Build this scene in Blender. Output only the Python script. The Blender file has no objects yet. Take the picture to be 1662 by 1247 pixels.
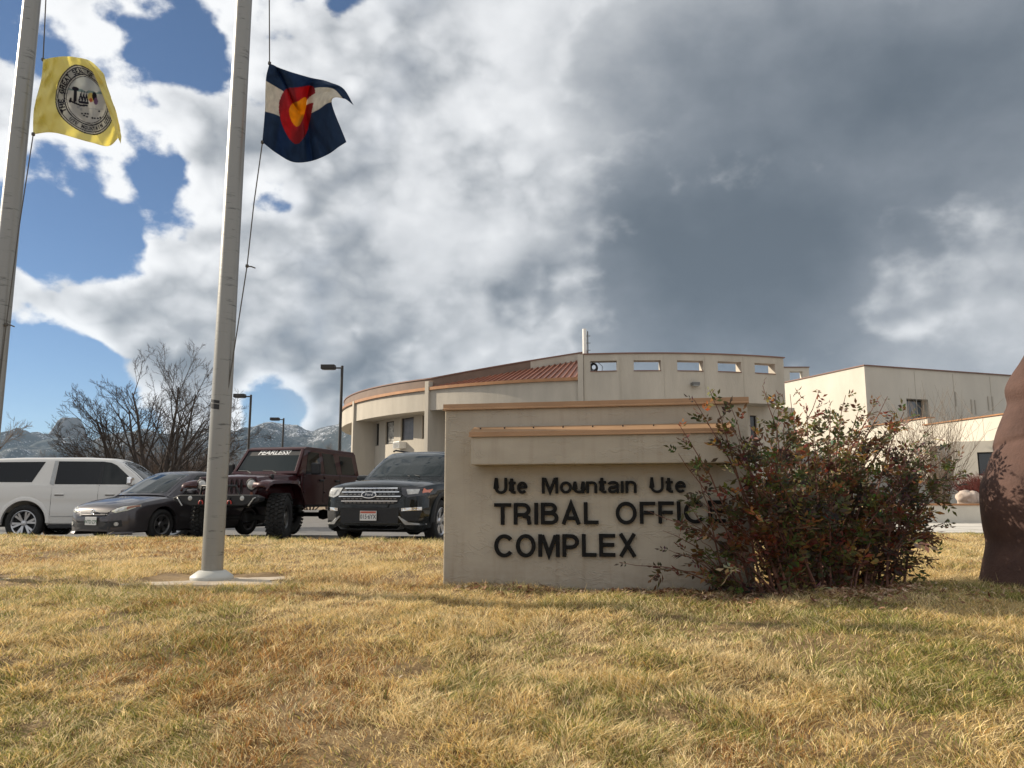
import bpy, bmesh, math, random
import numpy as np
from mathutils import Vector, Matrix, Euler, noise as mnoise
from mathutils.bvhtree import BVHTree

R = math.radians
scene = bpy.context.scene
C = scene.collection
random.seed(7)

# ------------------------------------------------------------------ camera
FPX, CX, CY = 1250.0, 831.0, 623.5
PITCH = R(8.49)
CAM = Vector((0, 0, 0.84))
cam_d = bpy.data.cameras.new('camera')
cam_d.sensor_fit = 'HORIZONTAL'; cam_d.sensor_width = 36
cam_d.lens = 36 * FPX / 1662
cam_d.clip_start = 0.05; cam_d.clip_end = 30000
cam = bpy.data.objects.new('camera', cam_d); C.objects.link(cam)
cam.location = CAM; cam.rotation_euler = (math.pi / 2 + PITCH, 0, 0)
scene.camera = cam

# ------------------------------------------------------------------ light
SUN_EL, SUN_AZ = R(27), R(-72)          # azimuth from +Y towards +X
SUN = Vector((math.sin(SUN_AZ) * math.cos(SUN_EL), math.cos(SUN_AZ) * math.cos(SUN_EL), math.sin(SUN_EL)))
sd = bpy.data.lights.new('sun', 'SUN'); sd.energy = 5.0; sd.angle = R(0.6); sd.color = (1.0, 0.885, 0.72)
so = bpy.data.objects.new('sun', sd); C.objects.link(so)
so.rotation_euler = SUN.to_track_quat('Z', 'Y').to_euler()
so.location = (-30, 10, 30)
scene.view_settings.view_transform = 'Standard'
scene.view_settings.look = 'None'
scene.view_settings.exposure = 0.52
scene.view_settings.gamma = 1.0
scene.view_settings.use_curve_mapping = False

def raydir(px, py):
    u = (px - CX) / FPX; v = (CY - py) / FPX
    return Vector((u, math.cos(PITCH) - v * math.sin(PITCH), math.sin(PITCH) + v * math.cos(PITCH)))
def P(px, py, Y):
    d = raydir(px, py); return CAM + d * (Y / d.y)
def on_plane(px, py, p0, n):
    d = raydir(px, py); return CAM + d * ((Vector(p0) - CAM).dot(n) / d.dot(n))
def on_z(px, py, z):
    d = raydir(px, py); return CAM + d * ((z - CAM.z) / d.z)

# ------------------------------------------------------------------ sky
def build_world():
    w = bpy.data.worlds.new('World'); scene.world = w; w.use_nodes = True
    nt = w.node_tree; N = nt.nodes; L = nt.links; N.clear()
    def node(t, **k):
        n = N.new(t)
        for a, b in k.items(): setattr(n, a, b)
        return n
    def val(x, sock):
        if isinstance(x, (int, float)): sock.default_value = x
        else: L.new(x, sock)
    def math_(op, a, b=0.0, c=None, clamp=False):
        n = node('ShaderNodeMath', operation=op, use_clamp=clamp)
        val(a, n.inputs[0]); val(b, n.inputs[1])
        if c is not None: val(c, n.inputs[2])
        return n.outputs[0]
    def mr(x, a, b, c=0.0, d=1.0, smooth=True):
        n = node('ShaderNodeMapRange', interpolation_type='SMOOTHSTEP' if smooth else 'LINEAR')
        val(x, n.inputs[0]); n.inputs[1].default_value = a; n.inputs[2].default_value = b
        n.inputs[3].default_value = c; n.inputs[4].default_value = d
        return n.outputs[0]
    tc = node('ShaderNodeTexCoord')
    d = tc.outputs['Generated']
    def blobs(lst):
        acc = 0.0
        for px, py, rpx, amp in lst:
            v = raydir(px, py).normalized()
            dp = node('ShaderNodeVectorMath', operation='DOT_PRODUCT')
            L.new(d, dp.inputs[0]); dp.inputs[1].default_value = v
            m = mr(dp.outputs['Value'], math.cos(math.atan(rpx / FPX)), 1.0, 0.0, amp)
            acc = math_('ADD', m, acc)
        return acc
    # cloud field on the sky sphere, flattened towards the horizon
    mpz = node('ShaderNodeMapping'); L.new(d, mpz.inputs[0]); mpz.inputs['Scale'].default_value = (1, 1, 1.35)
    def nz(scale, detail, rough, dist=0.0, off=(0, 0, 0)):
        mp = node('ShaderNodeMapping'); L.new(mpz.outputs[0], mp.inputs[0]); mp.inputs['Location'].default_value = off
        n = node('ShaderNodeTexNoise'); L.new(mp.outputs[0], n.inputs['Vector'])
        n.inputs['Scale'].default_value = scale; n.inputs['Detail'].default_value = detail
        n.inputs['Roughness'].default_value = rough; n.inputs['Distortion'].default_value = dist
        return n.outputs[0]
    # cumulus: fractal noise with rounded, billowed heads
    def billow(scale, detail, off):
        return math_('ABSOLUTE', math_('SUBTRACT', nz(scale, detail, 0.5, 0.0, off), 0.5))
    def field(off=(0, 0, 0)):
        a = nz(4.2, 8, 0.52, 0.0, off)
        b = billow(7.0, 2, (off[0] + 2.3, off[1] + 1.1, off[2])); c = billow(15.0, 2, (off[0] + 5.3, off[1], off[2] + 2))
        return math_('ADD', a, math_('ADD', math_('MULTIPLY', math_('SUBTRACT', 0.10, b), 0.70), math_('MULTIPLY', math_('SUBTRACT', 0.10, c), 0.40)))
    big = field(); lit = field((0.016, -0.004, -0.026))  # and the same a step away from the sun
    fine = nz(20, 7, 0.60, 0.0)
    soft = nz(2.2, 2, 0.45, 0.0, (4.0, 1.0, 0))
    # 1) a smooth grey deck that thickens to the right of the view
    deckm = blobs([(1350, 330, 800, .75), (1150, 560, 420, .45), (1650, 500, 500, .5), (950, 160, 420, .40), (760, 470, 300, .30), (620, 330, 220, .12), (640, 610, 220, .22), (1700, 0, 500, .4)])
    deck_cover = mr(math_('ADD', deckm, math_('MULTIPLY', math_('SUBTRACT', soft, .5), .5)), .06, .40)
    dgrey = blobs([(1330, 320, 560, .28), (1560, 240, 560, .18), (1100, 540, 340, .16), (1230, 430, 420, .08), (980, 420, 200, .10),
                   (900, 90, 320, -.06), (1230, 20, 220, -.05), (1560, 540, 260, -.12), (600, 600, 260, .06), (760, 250, 240, -.06)])
    gd = math_('ADD', math_('ADD', dgrey, .30), math_('ADD', math_('MULTIPLY', math_('SUBTRACT', soft, .5), .55), math_('MULTIPLY', math_('SUBTRACT', nz(5.5, 6, .55, 0.0, (1, 7, 2)), .5), .75)))
    # 2) sunlit cumulus in front of it, crisp at the edges
    bias = blobs([(15, 40, 90, -.12), (255, 30, 90, -.15), (318, 95, 70, -.15), (205, 125, 60, -.10), (258, 235, 80, -.15), (285, 320, 70, -.13),
                  (60, 375, 70, -.14), (165, 400, 80, -.16), (20, 660, 170, -.36), (160, 700, 150, -.28), (440, 662, 80, -.36), (448, 315, 60, -.24), (90, 605, 90, -.18),
                  (590, 0, 70, -.12), (560, 220, 260, .08), (330, 540, 190, .14), (110, 480, 110, .08), (640, 420, 220, .06),
                  (1400, 300, 620, -.26), (1250, 560, 380, -.10), (1120, 500, 200, -.08),
                  (920, 330, 100, .16), (870, 480, 100, .14), (1530, 460, 150, .16), (1640, 420, 130, .14), (560, 650, 160, .18), (1450, 480, 80, .16), (760, 300, 90, .08)])
    dens = math_('ADD', math_('ADD', math_('ADD', big, 0.105), math_('MULTIPLY', math_('SUBTRACT', fine, 0.5), 0.34)), bias)
    cover = math_('ADD', math_('MULTIPLY', mr(dens, 0.45, 0.56), math_('SUBTRACT', 1.0, deck_cover)), math_('MULTIPLY', mr(dens, 0.44, 0.86), deck_cover))
    thick = mr(dens, 0.48, 0.85)
    relief = math_('SUBTRACT', big, lit)
    gc = math_('ADD', math_('MULTIPLY', thick, 0.40), math_('MULTIPLY', deck_cover, .14))
    gc = math_('ADD', gc, math_('ADD', math_('MULTIPLY', math_('SUBTRACT', soft, .5), .3), math_('MULTIPLY', math_('SUBTRACT', fine, 0.5), -0.30)))
    gc = math_('SUBTRACT', gc, math_('MULTIPLY', relief, 1.9))
    def tone(v):
        ramp = node('ShaderNodeValToRGB'); L.new(v, ramp.inputs[0])
        cr = ramp.color_ramp; cr.interpolation = 'B_SPLINE'
        cr.elements[0].position = 0.0; cr.elements[0].color = (.70, .705, .71, 1)
        cr.elements[1].position = 1.0; cr.elements[1].color = (.068, .086, .108, 1)
        for pos, col in ((.2, (.55, .56, .575)), (.42, (.325, .34, .36)), (.68, (.150, .172, .200))):
            e = cr.elements.new(pos); e.color = (*col, 1)
        return ramp.outputs[0]
    ccol, dcol = tone(gc), tone(gd)
    sky = node('ShaderNodeTexSky', sky_type='NISHITA', sun_disc=False)
    sky.sun_elevation = SUN_EL; sky.sun_rotation = SUN_AZ
    sky.altitude = 1800; sky.air_density = 1.0; sky.dust_density = 0.05; sky.ozone_density = 4.0
    STR = 0.062
    def over(a, b, f):
        up = node('ShaderNodeVectorMath', operation='SCALE'); L.new(b, up.inputs[0]); up.inputs['Scale'].default_value = 1.0 / STR
        mix = node('ShaderNodeMix', data_type='RGBA'); L.new(f, mix.inputs['Factor']); L.new(a, mix.inputs['A']); L.new(up.outputs[0], mix.inputs['B']); return mix.outputs['Result']
    final = over(over(sky.outputs[0], dcol, deck_cover), ccol, cover)
    bg = node('ShaderNodeBackground'); L.new(final, bg.inputs[0]); bg.inputs[1].default_value = STR
    out = node('ShaderNodeOutputWorld'); L.new(bg.outputs[0], out.inputs[0])
    w.cycles.sampling_method = 'MANUAL'; w.cycles.sample_map_resolution = 512
build_world()

# ------------------------------------------------------------------ materials
def nodes_of(m):
    m.use_nodes = True
    return m.node_tree, m.node_tree.nodes['Principled BSDF']
def pm(name, col, rough=.6, var=.0, vscale=4.0, col2=None, bump=0.0, bscale=40.0, metal=0.0, coat=0.0, spec=.5, stretch=(1, 1, 1), detail=6, trans=0.0, ior=1.45, coord='Object', rvar=0.0):
    m = bpy.data.materials.new(name); nt, b = nodes_of(m); L = nt.links; N = nt.nodes
    b.inputs['Base Color'].default_value = (*col, 1); b.inputs['Roughness'].default_value = rough
    b.inputs['Metallic'].default_value = metal; b.inputs['Coat Weight'].default_value = coat; b.inputs['Coat Roughness'].default_value = .04
    b.inputs['Specular IOR Level'].default_value = spec; b.inputs['Transmission Weight'].default_value = trans; b.inputs['IOR'].default_value = ior
    if var or col2 or bump:
        tc = N.new('ShaderNodeTexCoord'); mp = N.new('ShaderNodeMapping'); L.new(tc.outputs[coord], mp.inputs[0]); mp.inputs['Scale'].default_value = stretch
        if var or col2:
            n = N.new('ShaderNodeTexNoise'); L.new(mp.outputs[0], n.inputs['Vector']); n.inputs['Scale'].default_value = vscale; n.inputs['Detail'].default_value = detail; n.inputs['Roughness'].default_value = .62
            r = N.new('ShaderNodeValToRGB'); L.new(n.outputs[0], r.inputs[0])
            a = col if col2 else tuple(c * (1 - var) for c in col); c2 = col2 or tuple(min(1, c * (1 + var)) for c in col)
            r.color_ramp.elements[0].position = .32; r.color_ramp.elements[0].color = (*a, 1)
            r.color_ramp.elements[1].position = .68; r.color_ramp.elements[1].color = (*c2, 1)
            L.new(r.outputs[0], b.inputs['Base Color'])
            if rvar:
                mrn = N.new('ShaderNodeMapRange'); L.new(n.outputs[0], mrn.inputs[0]); mrn.inputs[3].default_value = rough - rvar; mrn.inputs[4].default_value = rough + rvar
                L.new(mrn.outputs[0], b.inputs['Roughness'])
        if bump:
            n2 = N.new('ShaderNodeTexNoise'); L.new(mp.outputs[0], n2.inputs['Vector']); n2.inputs['Scale'].default_value = bscale; n2.inputs['Detail'].default_value = 5
            bp = N.new('ShaderNodeBump'); bp.inputs['Strength'].default_value = bump; bp.inputs['Distance'].default_value = .02
            L.new(n2.outputs[0], bp.inputs['Height']); L.new(bp.outputs[0], b.inputs['Normal'])
    return m
def attr_mat(name, attr='col', rough=.7, trans=0.0, spec=.3):
    m = bpy.data.materials.new(name); nt, b = nodes_of(m)
    a = nt.nodes.new('ShaderNodeAttribute'); a.attribute_name = attr
    nt.links.new(a.outputs['Color'], b.inputs['Base Color']); b.inputs['Roughness'].default_value = rough; b.inputs['Specular IOR Level'].default_value = spec
    if trans:
        t = nt.nodes.new('ShaderNodeBsdfTranslucent'); nt.links.new(a.outputs['Color'], t.inputs[0])
        mx = nt.nodes.new('ShaderNodeMixShader'); mx.inputs[0].default_value = trans
        nt.links.new(b.outputs[0], mx.inputs[1]); nt.links.new(t.outputs[0], mx.inputs[2])
        nt.links.new(mx.outputs[0], nt.nodes['Material Output'].inputs[0])
    return m

# ------------------------------------------------------------------ mesh helpers
class MB:
    def __init__(s): s.v = []; s.f = []
    def add(s, vs, fs):
        o = len(s.v); s.v += [tuple(p) for p in vs]; s.f += [tuple(i + o for i in f) for f in fs]; return s
    def box(s, c, size, rot=None):
        hx, hy, hz = size[0] / 2, size[1] / 2, size[2] / 2
        vs = [Vector((x * hx, y * hy, z * hz)) for x in (-1, 1) for y in (-1, 1) for z in (-1, 1)]
        if rot is not None: vs = [rot @ v for v in vs]
        c = Vector(c)
        return s.add([v + c for v in vs], [(0, 1, 3, 2), (4, 6, 7, 5), (0, 4, 5, 1), (2, 3, 7, 6), (0, 2, 6, 4), (1, 5, 7, 3)])
    def tube(s, pts, radii, n=8, caps=True):
        pts = [Vector(p) for p in pts]; rings = []
        up = Vector((0, 0, 1)); prev = None
        vs = []; fs = []
        for i, p in enumerate(pts):
            t = (pts[min(i + 1, len(pts) - 1)] - pts[max(i - 1, 0)]).normalized()
            if prev is None:
                a = t.cross(up)
                if a.length < 1e-3: a = t.cross(Vector((1, 0, 0)))
            else: a = prev - t * prev.dot(t)
            a.normalize(); prev = a; b = t.cross(a)
            r = radii[i] if hasattr(radii, '__len__') else radii
            for k in range(n):
                an = 2 * math.pi * k / n
                vs.append(p + (a * math.cos(an) + b * math.sin(an)) * r)
        for i in range(len(pts) - 1):
            for k in range(n):
                k2 = (k + 1) % n
                fs.append((i * n + k, i * n + k2, (i + 1) * n + k2, (i + 1) * n + k))
        if caps:
            fs.append(tuple(range(n))[::-1]); fs.append(tuple((len(pts) - 1) * n + k for k in range(n)))
        return s.add(vs, fs)
    def lathe(s, prof, n=32, c=(0, 0, 0), axis='z', closed=False):
        # prof: list of (r, h)
        vs = []; fs = []; m = len(prof)
        for i in range(n):
            an = 2 * math.pi * i / n; ca, sa = math.cos(an), math.sin(an)
            for r, h in prof:
                p = (r * ca, r * sa, h) if axis == 'z' else ((r * ca, h, r * sa) if axis == 'y' else (h, r * ca, r * sa))
                vs.append((p[0] + c[0], p[1] + c[1], p[2] + c[2]))
        for i in range(n):
            i2 = (i + 1) % n
            for j in range(m - 1 + (1 if closed else 0)):
                j2 = (j + 1) % m
                fs.append((i * m + j, i2 * m + j, i2 * m + j2, i * m + j2))
        return s.add(vs, fs)
    def prism(s, poly, d0, d1, axis='y', M=None):
        # poly of 2D points, extruded from d0 to d1 along axis
        def mk(a, b, d): return Vector((a, d, b)) if axis == 'y' else (Vector((a, b, d)) if axis == 'z' else Vector((d, a, b)))
        n = len(poly)
        vs = [mk(a, b, d0) for a, b in poly] + [mk(a, b, d1) for a, b in poly]
        if M is not None: vs = [M @ v for v in vs]
        fs = [tuple(range(n))[::-1], tuple(range(n, 2 * n))] + [(i, (i + 1) % n, n + (i + 1) % n, n + i) for i in range(n)]
        return s.add(vs, fs)
    def grid(s, rows, close_u=False):
        n = len(rows[0]); vs = [p for r in rows for p in r]; fs = []
        for i in range(len(rows) - 1):
            for j in range(n - 1 + (1 if close_u else 0)):
                j2 = (j + 1) % n
                fs.append((i * n + j, i * n + j2, (i + 1) * n + j2, (i + 1) * n + j))
        return s.add(vs, fs)
    def mesh(s, name):
        me = bpy.data.meshes.new(name); me.from_pydata(s.v, [], s.f)
        bm = bmesh.new(); bm.from_mesh(me); bmesh.ops.recalc_face_normals(bm, faces=bm.faces); bm.to_mesh(me); bm.free()
        return me
    def build(s, name, mat, parent=None, smooth=None, bevel=0, seg=2, loc=None):
        me = s.mesh(name)
        return link(name, me, mat, parent, smooth, bevel, seg, loc)
def link(name, me, mat, parent=None, smooth=None, bevel=0, seg=2, loc=None):
    if mat is not None and not me.materials: me.materials.append(mat)
    o = bpy.data.objects.new(name, me); C.objects.link(o)
    if parent is not None: o.parent = parent
    if loc is not None: o.location = loc
    if smooth:
        me.polygons.foreach_set('use_smooth', [True] * len(me.polygons))
        me.set_sharp_from_angle(angle=R(smooth))
    if bevel:
        b = o.modifiers.new('bevel', 'BEVEL'); b.width = bevel; b.segments = seg; b.limit_method = 'ANGLE'; b.angle_limit = R(40)
    return o
def empty(name, loc=(0, 0, 0), rz=0.0):
    o = bpy.data.objects.new(name, None); C.objects.link(o); o.location = loc; o.rotation_euler = (0, 0, rz); o.empty_display_size = .1
    return o
def tag(o, label, cat, group=None, kind=None):
    if label: o['label'] = label
    if cat: o['category'] = cat
    if group: o['group'] = group
    if kind: o['kind'] = kind
    return o
def struct(o, label=None):
    o['kind'] = 'structure'
    if label: o['label'] = label
    return o
def color_attr(me, cols, domain='POINT'):
    a = me.color_attributes.new('col', 'FLOAT_COLOR', domain)
    arr = np.ones((len(cols), 4), np.float32); arr[:, :3] = cols
    a.data.foreach_set('color', arr.ravel())
def fast_mesh(name, verts, tris):
    me = bpy.data.meshes.new(name); nv, nf = len(verts), len(tris); k = tris.shape[1]
    me.vertices.add(nv); me.vertices.foreach_set('co', np.asarray(verts, np.float32).ravel())
    me.loops.add(nf * k); me.loops.foreach_set('vertex_index', np.asarray(tris, np.int32).ravel())
    me.polygons.add(nf); me.polygons.foreach_set('loop_start', np.arange(0, nf * k, k, dtype=np.int32))
    me.update(calc_edges=True); me.validate()
    return me
class VNoise:
    def __init__(s, seed, n=256): s.g = np.random.RandomState(seed).rand(n, n); s.n = n
    def __call__(s, x, y):
        x = np.asarray(x, float); y = np.asarray(y, float)
        xi = np.floor(x).astype(int); yi = np.floor(y).astype(int); fx = x - xi; fy = y - yi
        fx = fx * fx * (3 - 2 * fx); fy = fy * fy * (3 - 2 * fy); n = s.n; g = s.g
        a = g[xi % n, yi % n]; b = g[(xi + 1) % n, yi % n]; c = g[xi % n, (yi + 1) % n]; d = g[(xi + 1) % n, (yi + 1) % n]
        return (a * (1 - fx) + b * fx) * (1 - fy) + (c * (1 - fx) + d * fx) * fy
    def fbm(s, x, y, oct=4):
        t = 0; a = .5; tot = 0
        for o in range(oct):
            t = t + a * s(x * 2 ** o + 17.3 * o, y * 2 ** o + 9.1 * o); tot += a; a *= .5
        return t / tot
def sstep(a, b, x):
    t = np.clip((np.asarray(x, float) - a) / (b - a), 0, 1); return t * t * (3 - 2 * t)
# ------------------------------------------------------------------ ground, lawn, lot
VN = VNoise(3); VN2 = VNoise(11)
def kerb_y(X):
    X = np.asarray(X, float)
    left = 12.0 - .249 * (X + 2.3)
    return left + (16.6 - left) * sstep(0.2, 2.8, X)
def lawn_z(X, Y):
    X = np.asarray(X, float); Y = np.asarray(Y, float); k = kerb_y(X)
    z = -.33 + .40 * sstep(2.2, 6.4, Y) + (.15 - .11 * sstep(2.5, 4.5, X)) * np.clip((Y - 7.2) / (k - .7 - 7.2), 0, 1)
    z = z - (.07 - .05 * sstep(2.5, 4.5, X)) * sstep(-.4, 0, Y - k)
    z = z + (VN.fbm(X * 1.3, Y * 1.3, 3) - .5) * .07 + (VN2.fbm(X * 4.5, Y * 4.5, 2) - .5) * .055 + (VN.fbm(X * 13, Y * 13, 2) - .5) * .03 * sstep(11, 6, Y)
    return z
def lawn_at(x, y): return float(lawn_z(x, y))
def lot_z(X, Y): return .05 - .22 * sstep(17.5, 19.2, Y)

m_earth = pm('dry_earth', (.20, .145, .085), .95, var=.25, vscale=.05)
MB().grid([[(x, y, -.45) for x in np.linspace(-6000, 6000, 13)] for y in np.linspace(-300, 5800, 13)]).build('ground', m_earth)
struct(bpy.data.objects['ground'], 'dry open ground reaching to the foot of the mountain')

m_thatch = pm('thatch', (.115, .070, .030), .95, vscale=5.0, col2=(.27, .18, .08), bump=.6, bscale=60, detail=10)
cols = np.concatenate([np.linspace(-40, -9, 32), np.linspace(-8.8, 8.8, 177), np.linspace(9, 40, 32)])
ts = np.concatenate([np.linspace(-7, 1.5, 12), np.linspace(1.7, 9.8, 110)])
rows = []
for t in ts:
    k = kerb_y(cols)
    Y = np.where(t <= 6, t, 6 + (t - 6) / 3.8 * (k - 6)) if True else t
    rows.append([(float(x), float(y), float(z)) for x, y, z in zip(cols, Y, lawn_z(cols, Y))])
lawn = struct(MB().grid(rows).build('lawn', m_thatch, smooth=60), 'dry winter lawn sloping up to the kerb')

m_asph = pm('asphalt', (.13, .125, .12), .9, var=.22, vscale=1.2, bump=.25, bscale=160, detail=10)
xs = np.linspace(-70, 60, 66)
rows = []
for t in np.linspace(0, 1, 30):
    Y = kerb_y(xs) + .1 + t * t * (75 - kerb_y(xs))
    rows.append([(float(x), float(y), float(z)) for x, y, z in zip(xs, Y, lot_z(xs, Y))])
struct(MB().grid(rows).build('parking_lot', m_asph), 'grey asphalt parking lot behind the lawn')

m_conc = pm('concrete', (.42, .39, .34), .85, var=.16, vscale=2.2, bump=.15, bscale=90, detail=9)
m_conc2 = pm('walk_concrete', (.50, .47, .42), .85, var=.16, vscale=.7, bump=.1, bscale=60, detail=9)
kx = np.linspace(-40, 30, 141); ky = kerb_y(kx)
rows = [[(float(x), float(y) + a, b) for x, y in zip(kx, ky)] for a, b in ((-.01, -.1), (-.01, .125), (.02, .145), (.13, .145), (.16, .12), (.19, -.15))]
struct(MB().grid(rows).build('kerb', m_conc, smooth=40), 'pale concrete kerb along the edge of the lawn')
wk = MB()
m_walk = MB().grid([[(x, y, .075) for x in np.linspace(5.5, 34, 20)] for y in np.linspace(16.9, 27.5, 8)]).build('walkway', m_conc2)
struct(m_walk, 'pale concrete walkway beyond the lawn on the right')
# painted joints of the walkway slabs: shallow grooves as dark strips
m_joint = pm('joint', (.16, .15, .13), .95)
for i, x in enumerate(np.arange(6.5, 30, 2.6)):
    MB().box((float(x), 22.1, .0755), (.025, 10.2, .004)).build('slab_joint', m_joint, m_walk)
for y in (19.4, 22.0, 24.6):
    MB().box((19.6, y, .0765), (28, .025, .004)).build('slab_joint', m_joint, m_walk)

# ------------------------------------------------------------------ grass blades
PAD_A = (on_z(343.5, 940, .075).x + .06, on_z(343.5, 940, .075).y - .06); PAD_B = (P(22, 300, on_z(343.5, 940, .075).y).x - .38, PAD_A[1])
def make_grass():
    rs = np.random.RandomState(5)
    pts = []
    def area(y0, y1, dens, marg):
        n = int((y1 - y0) * (1.42 * (y0 + y1) / 2 + 2 * marg) * dens)
        y = rs.uniform(y0, y1, n * 2); hw = .71 * y + marg
        x = rs.uniform(-1, 1, n * 2) * (.71 * y1 + marg)
        keep = np.abs(x) < hw; return x[keep][:n], y[keep][:n]
    P_ = [area(1.6, 4.4, 13500, .3), area(4.4, 6.3, 9000, .4), area(6.3, 9, 5200, .5), area(9, 17.0, 2200, .6)]
    lod = [0, 0, 1, 1]
    V = []; T = []; CO = []; base = 0
    for (x, y), l in zip(P_, lod):
        k = kerb_y(x); keep = y < k - .02
        # pads, sign and poles stay free
        keep &= ~((np.abs(x - PAD_A[0]) < .66) & (np.abs(y - PAD_A[1]) < .38))
        keep &= ~((np.abs(x - PAD_B[0]) < .66) & (np.abs(y - PAD_B[1]) < .38))
        bare = VN2.fbm(x * 1.1 + 40, y * 1.1 + 7, 4)
        keep &= rs.rand(len(x)) < (.30 + .70 * sstep(.30, .42, bare))
        x = x[keep]; y = y[keep]; k = k[keep]; n = len(x)
        z = lawn_z(x, y) - .006
        clump = VN.fbm(x * 2.6 + 3, y * 2.6, 3); tuft = VN2.fbm(x * 9, y * 9, 2)
        h = (.021 + .034 * rs.rand(n)) * (.30 + 1.3 * clump) * (.5 + 1.0 * tuft)
        if l: h = h * 1.15
        h = h * np.where(rs.rand(n) < .04, 1.6, 1.0)
        ang = rs.rand(n) * 2 * np.pi; comb = VN.fbm(x * 2.2 + 70, y * 2.2, 3) * 6 * np.pi
        lean = h * (.5 + 1.5 * rs.rand(n))
        dx = (np.cos(ang) * .9 + np.cos(comb) * .5) * lean; dy = (np.sin(ang) * .9 + np.sin(comb) * .5) * lean
        w = (.0013 + .0015 * rs.rand(n))
        if l: w = w * np.clip(y / 4.6, 1.2, 2.8)
        wa = rs.rand(n) * 2 * np.pi; wx = np.cos(wa) * w; wy = np.sin(wa) * w
        # colour: straw, green and brown patches
        gp = VN.fbm(x * .9 + 11, y * .9 + 5, 4) + .55 * (VN2.fbm(x * 4, y * 4, 3) - .5)
        pg = .12 + .46 * sstep(.46, .62, gp)
        pg = pg * np.where(y > 7.0, .42, 1.0) * (.8 + .4 * sstep(0, 4, x))
        pg = pg + .5 * sstep(-1.0, -.25, y - k) * (VN(x * .8, y * 0) > .45)
        isg = rs.rand(n) < pg
        straw = np.array([.60, .42, .14]); pale = np.array([.74, .61, .36]); rust = np.array([.36, .19, .065]); green = np.array([.27, .265, .06]); dg = np.array([.10, .135, .03])
        u = rs.rand(n)[:, None]; u2 = rs.rand(n)[:, None]
        pz_ = sstep(.46, .62, VN2.fbm(x * 1.6 + 31, y * 1.6 + 3, 3))[:, None]           # pale matted patches
        c = straw * (1 - u) + pale * u; c = c * (1 - .55 * pz_) + pale * .55 * pz_
        rsel = rs.rand(n) < (.05 + .45 * sstep(.52, .68, VN2.fbm(x * 1.1 + 5, y * 1.1 + 20, 4)))
        c = np.where(rsel[:, None], rust * (.7 + .6 * u), c)
        c = np.where(isg[:, None], green * (1 - u2) + dg * u2 + .12 * u * straw, c)
        c = c * (.58 + .95 * rs.rand(n))[:, None]
        if l == 0:
            v = np.stack([np.stack([x - wx, y - wy, z], 1), np.stack([x + wx, y + wy, z], 1),
                          np.stack([x + dx * .4 - wx * .8, y + dy * .4 - wy * .8, z + h * .62], 1), np.stack([x + dx * .4 + wx * .8, y + dy * .4 + wy * .8, z + h * .62], 1),
                          np.stack([x + dx, y + dy, z + h], 1)], 1)
            t = np.array([[0, 1, 3], [0, 3, 2], [2, 3, 4]]); kv = 5
        else:
            v = np.stack([np.stack([x - wx, y - wy, z], 1), np.stack([x + wx, y + wy, z], 1), np.stack([x + dx, y + dy, z + h], 1)], 1)
            t = np.array([[0, 1, 2]]); kv = 3
        tri = (np.arange(n)[:, None, None] * kv + t[None]).reshape(-1, 3) + base
        V.append(v.reshape(-1, 3)); T.append(tri); CO.append(np.repeat(c, kv, 0)); base += n * kv
    V = np.concatenate(V); T = np.concatenate(T); CO = np.concatenate(CO)
    me = fast_mesh('grass', V, T); color_attr(me, CO)
    o = link('grass', me, attr_mat('grass_blade', rough=.6, trans=.35))
    tag(o, 'short dry straw coloured grass with green patches covering the lawn', 'grass', kind='stuff')
    print('grass tris', len(T))
make_grass()

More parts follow.
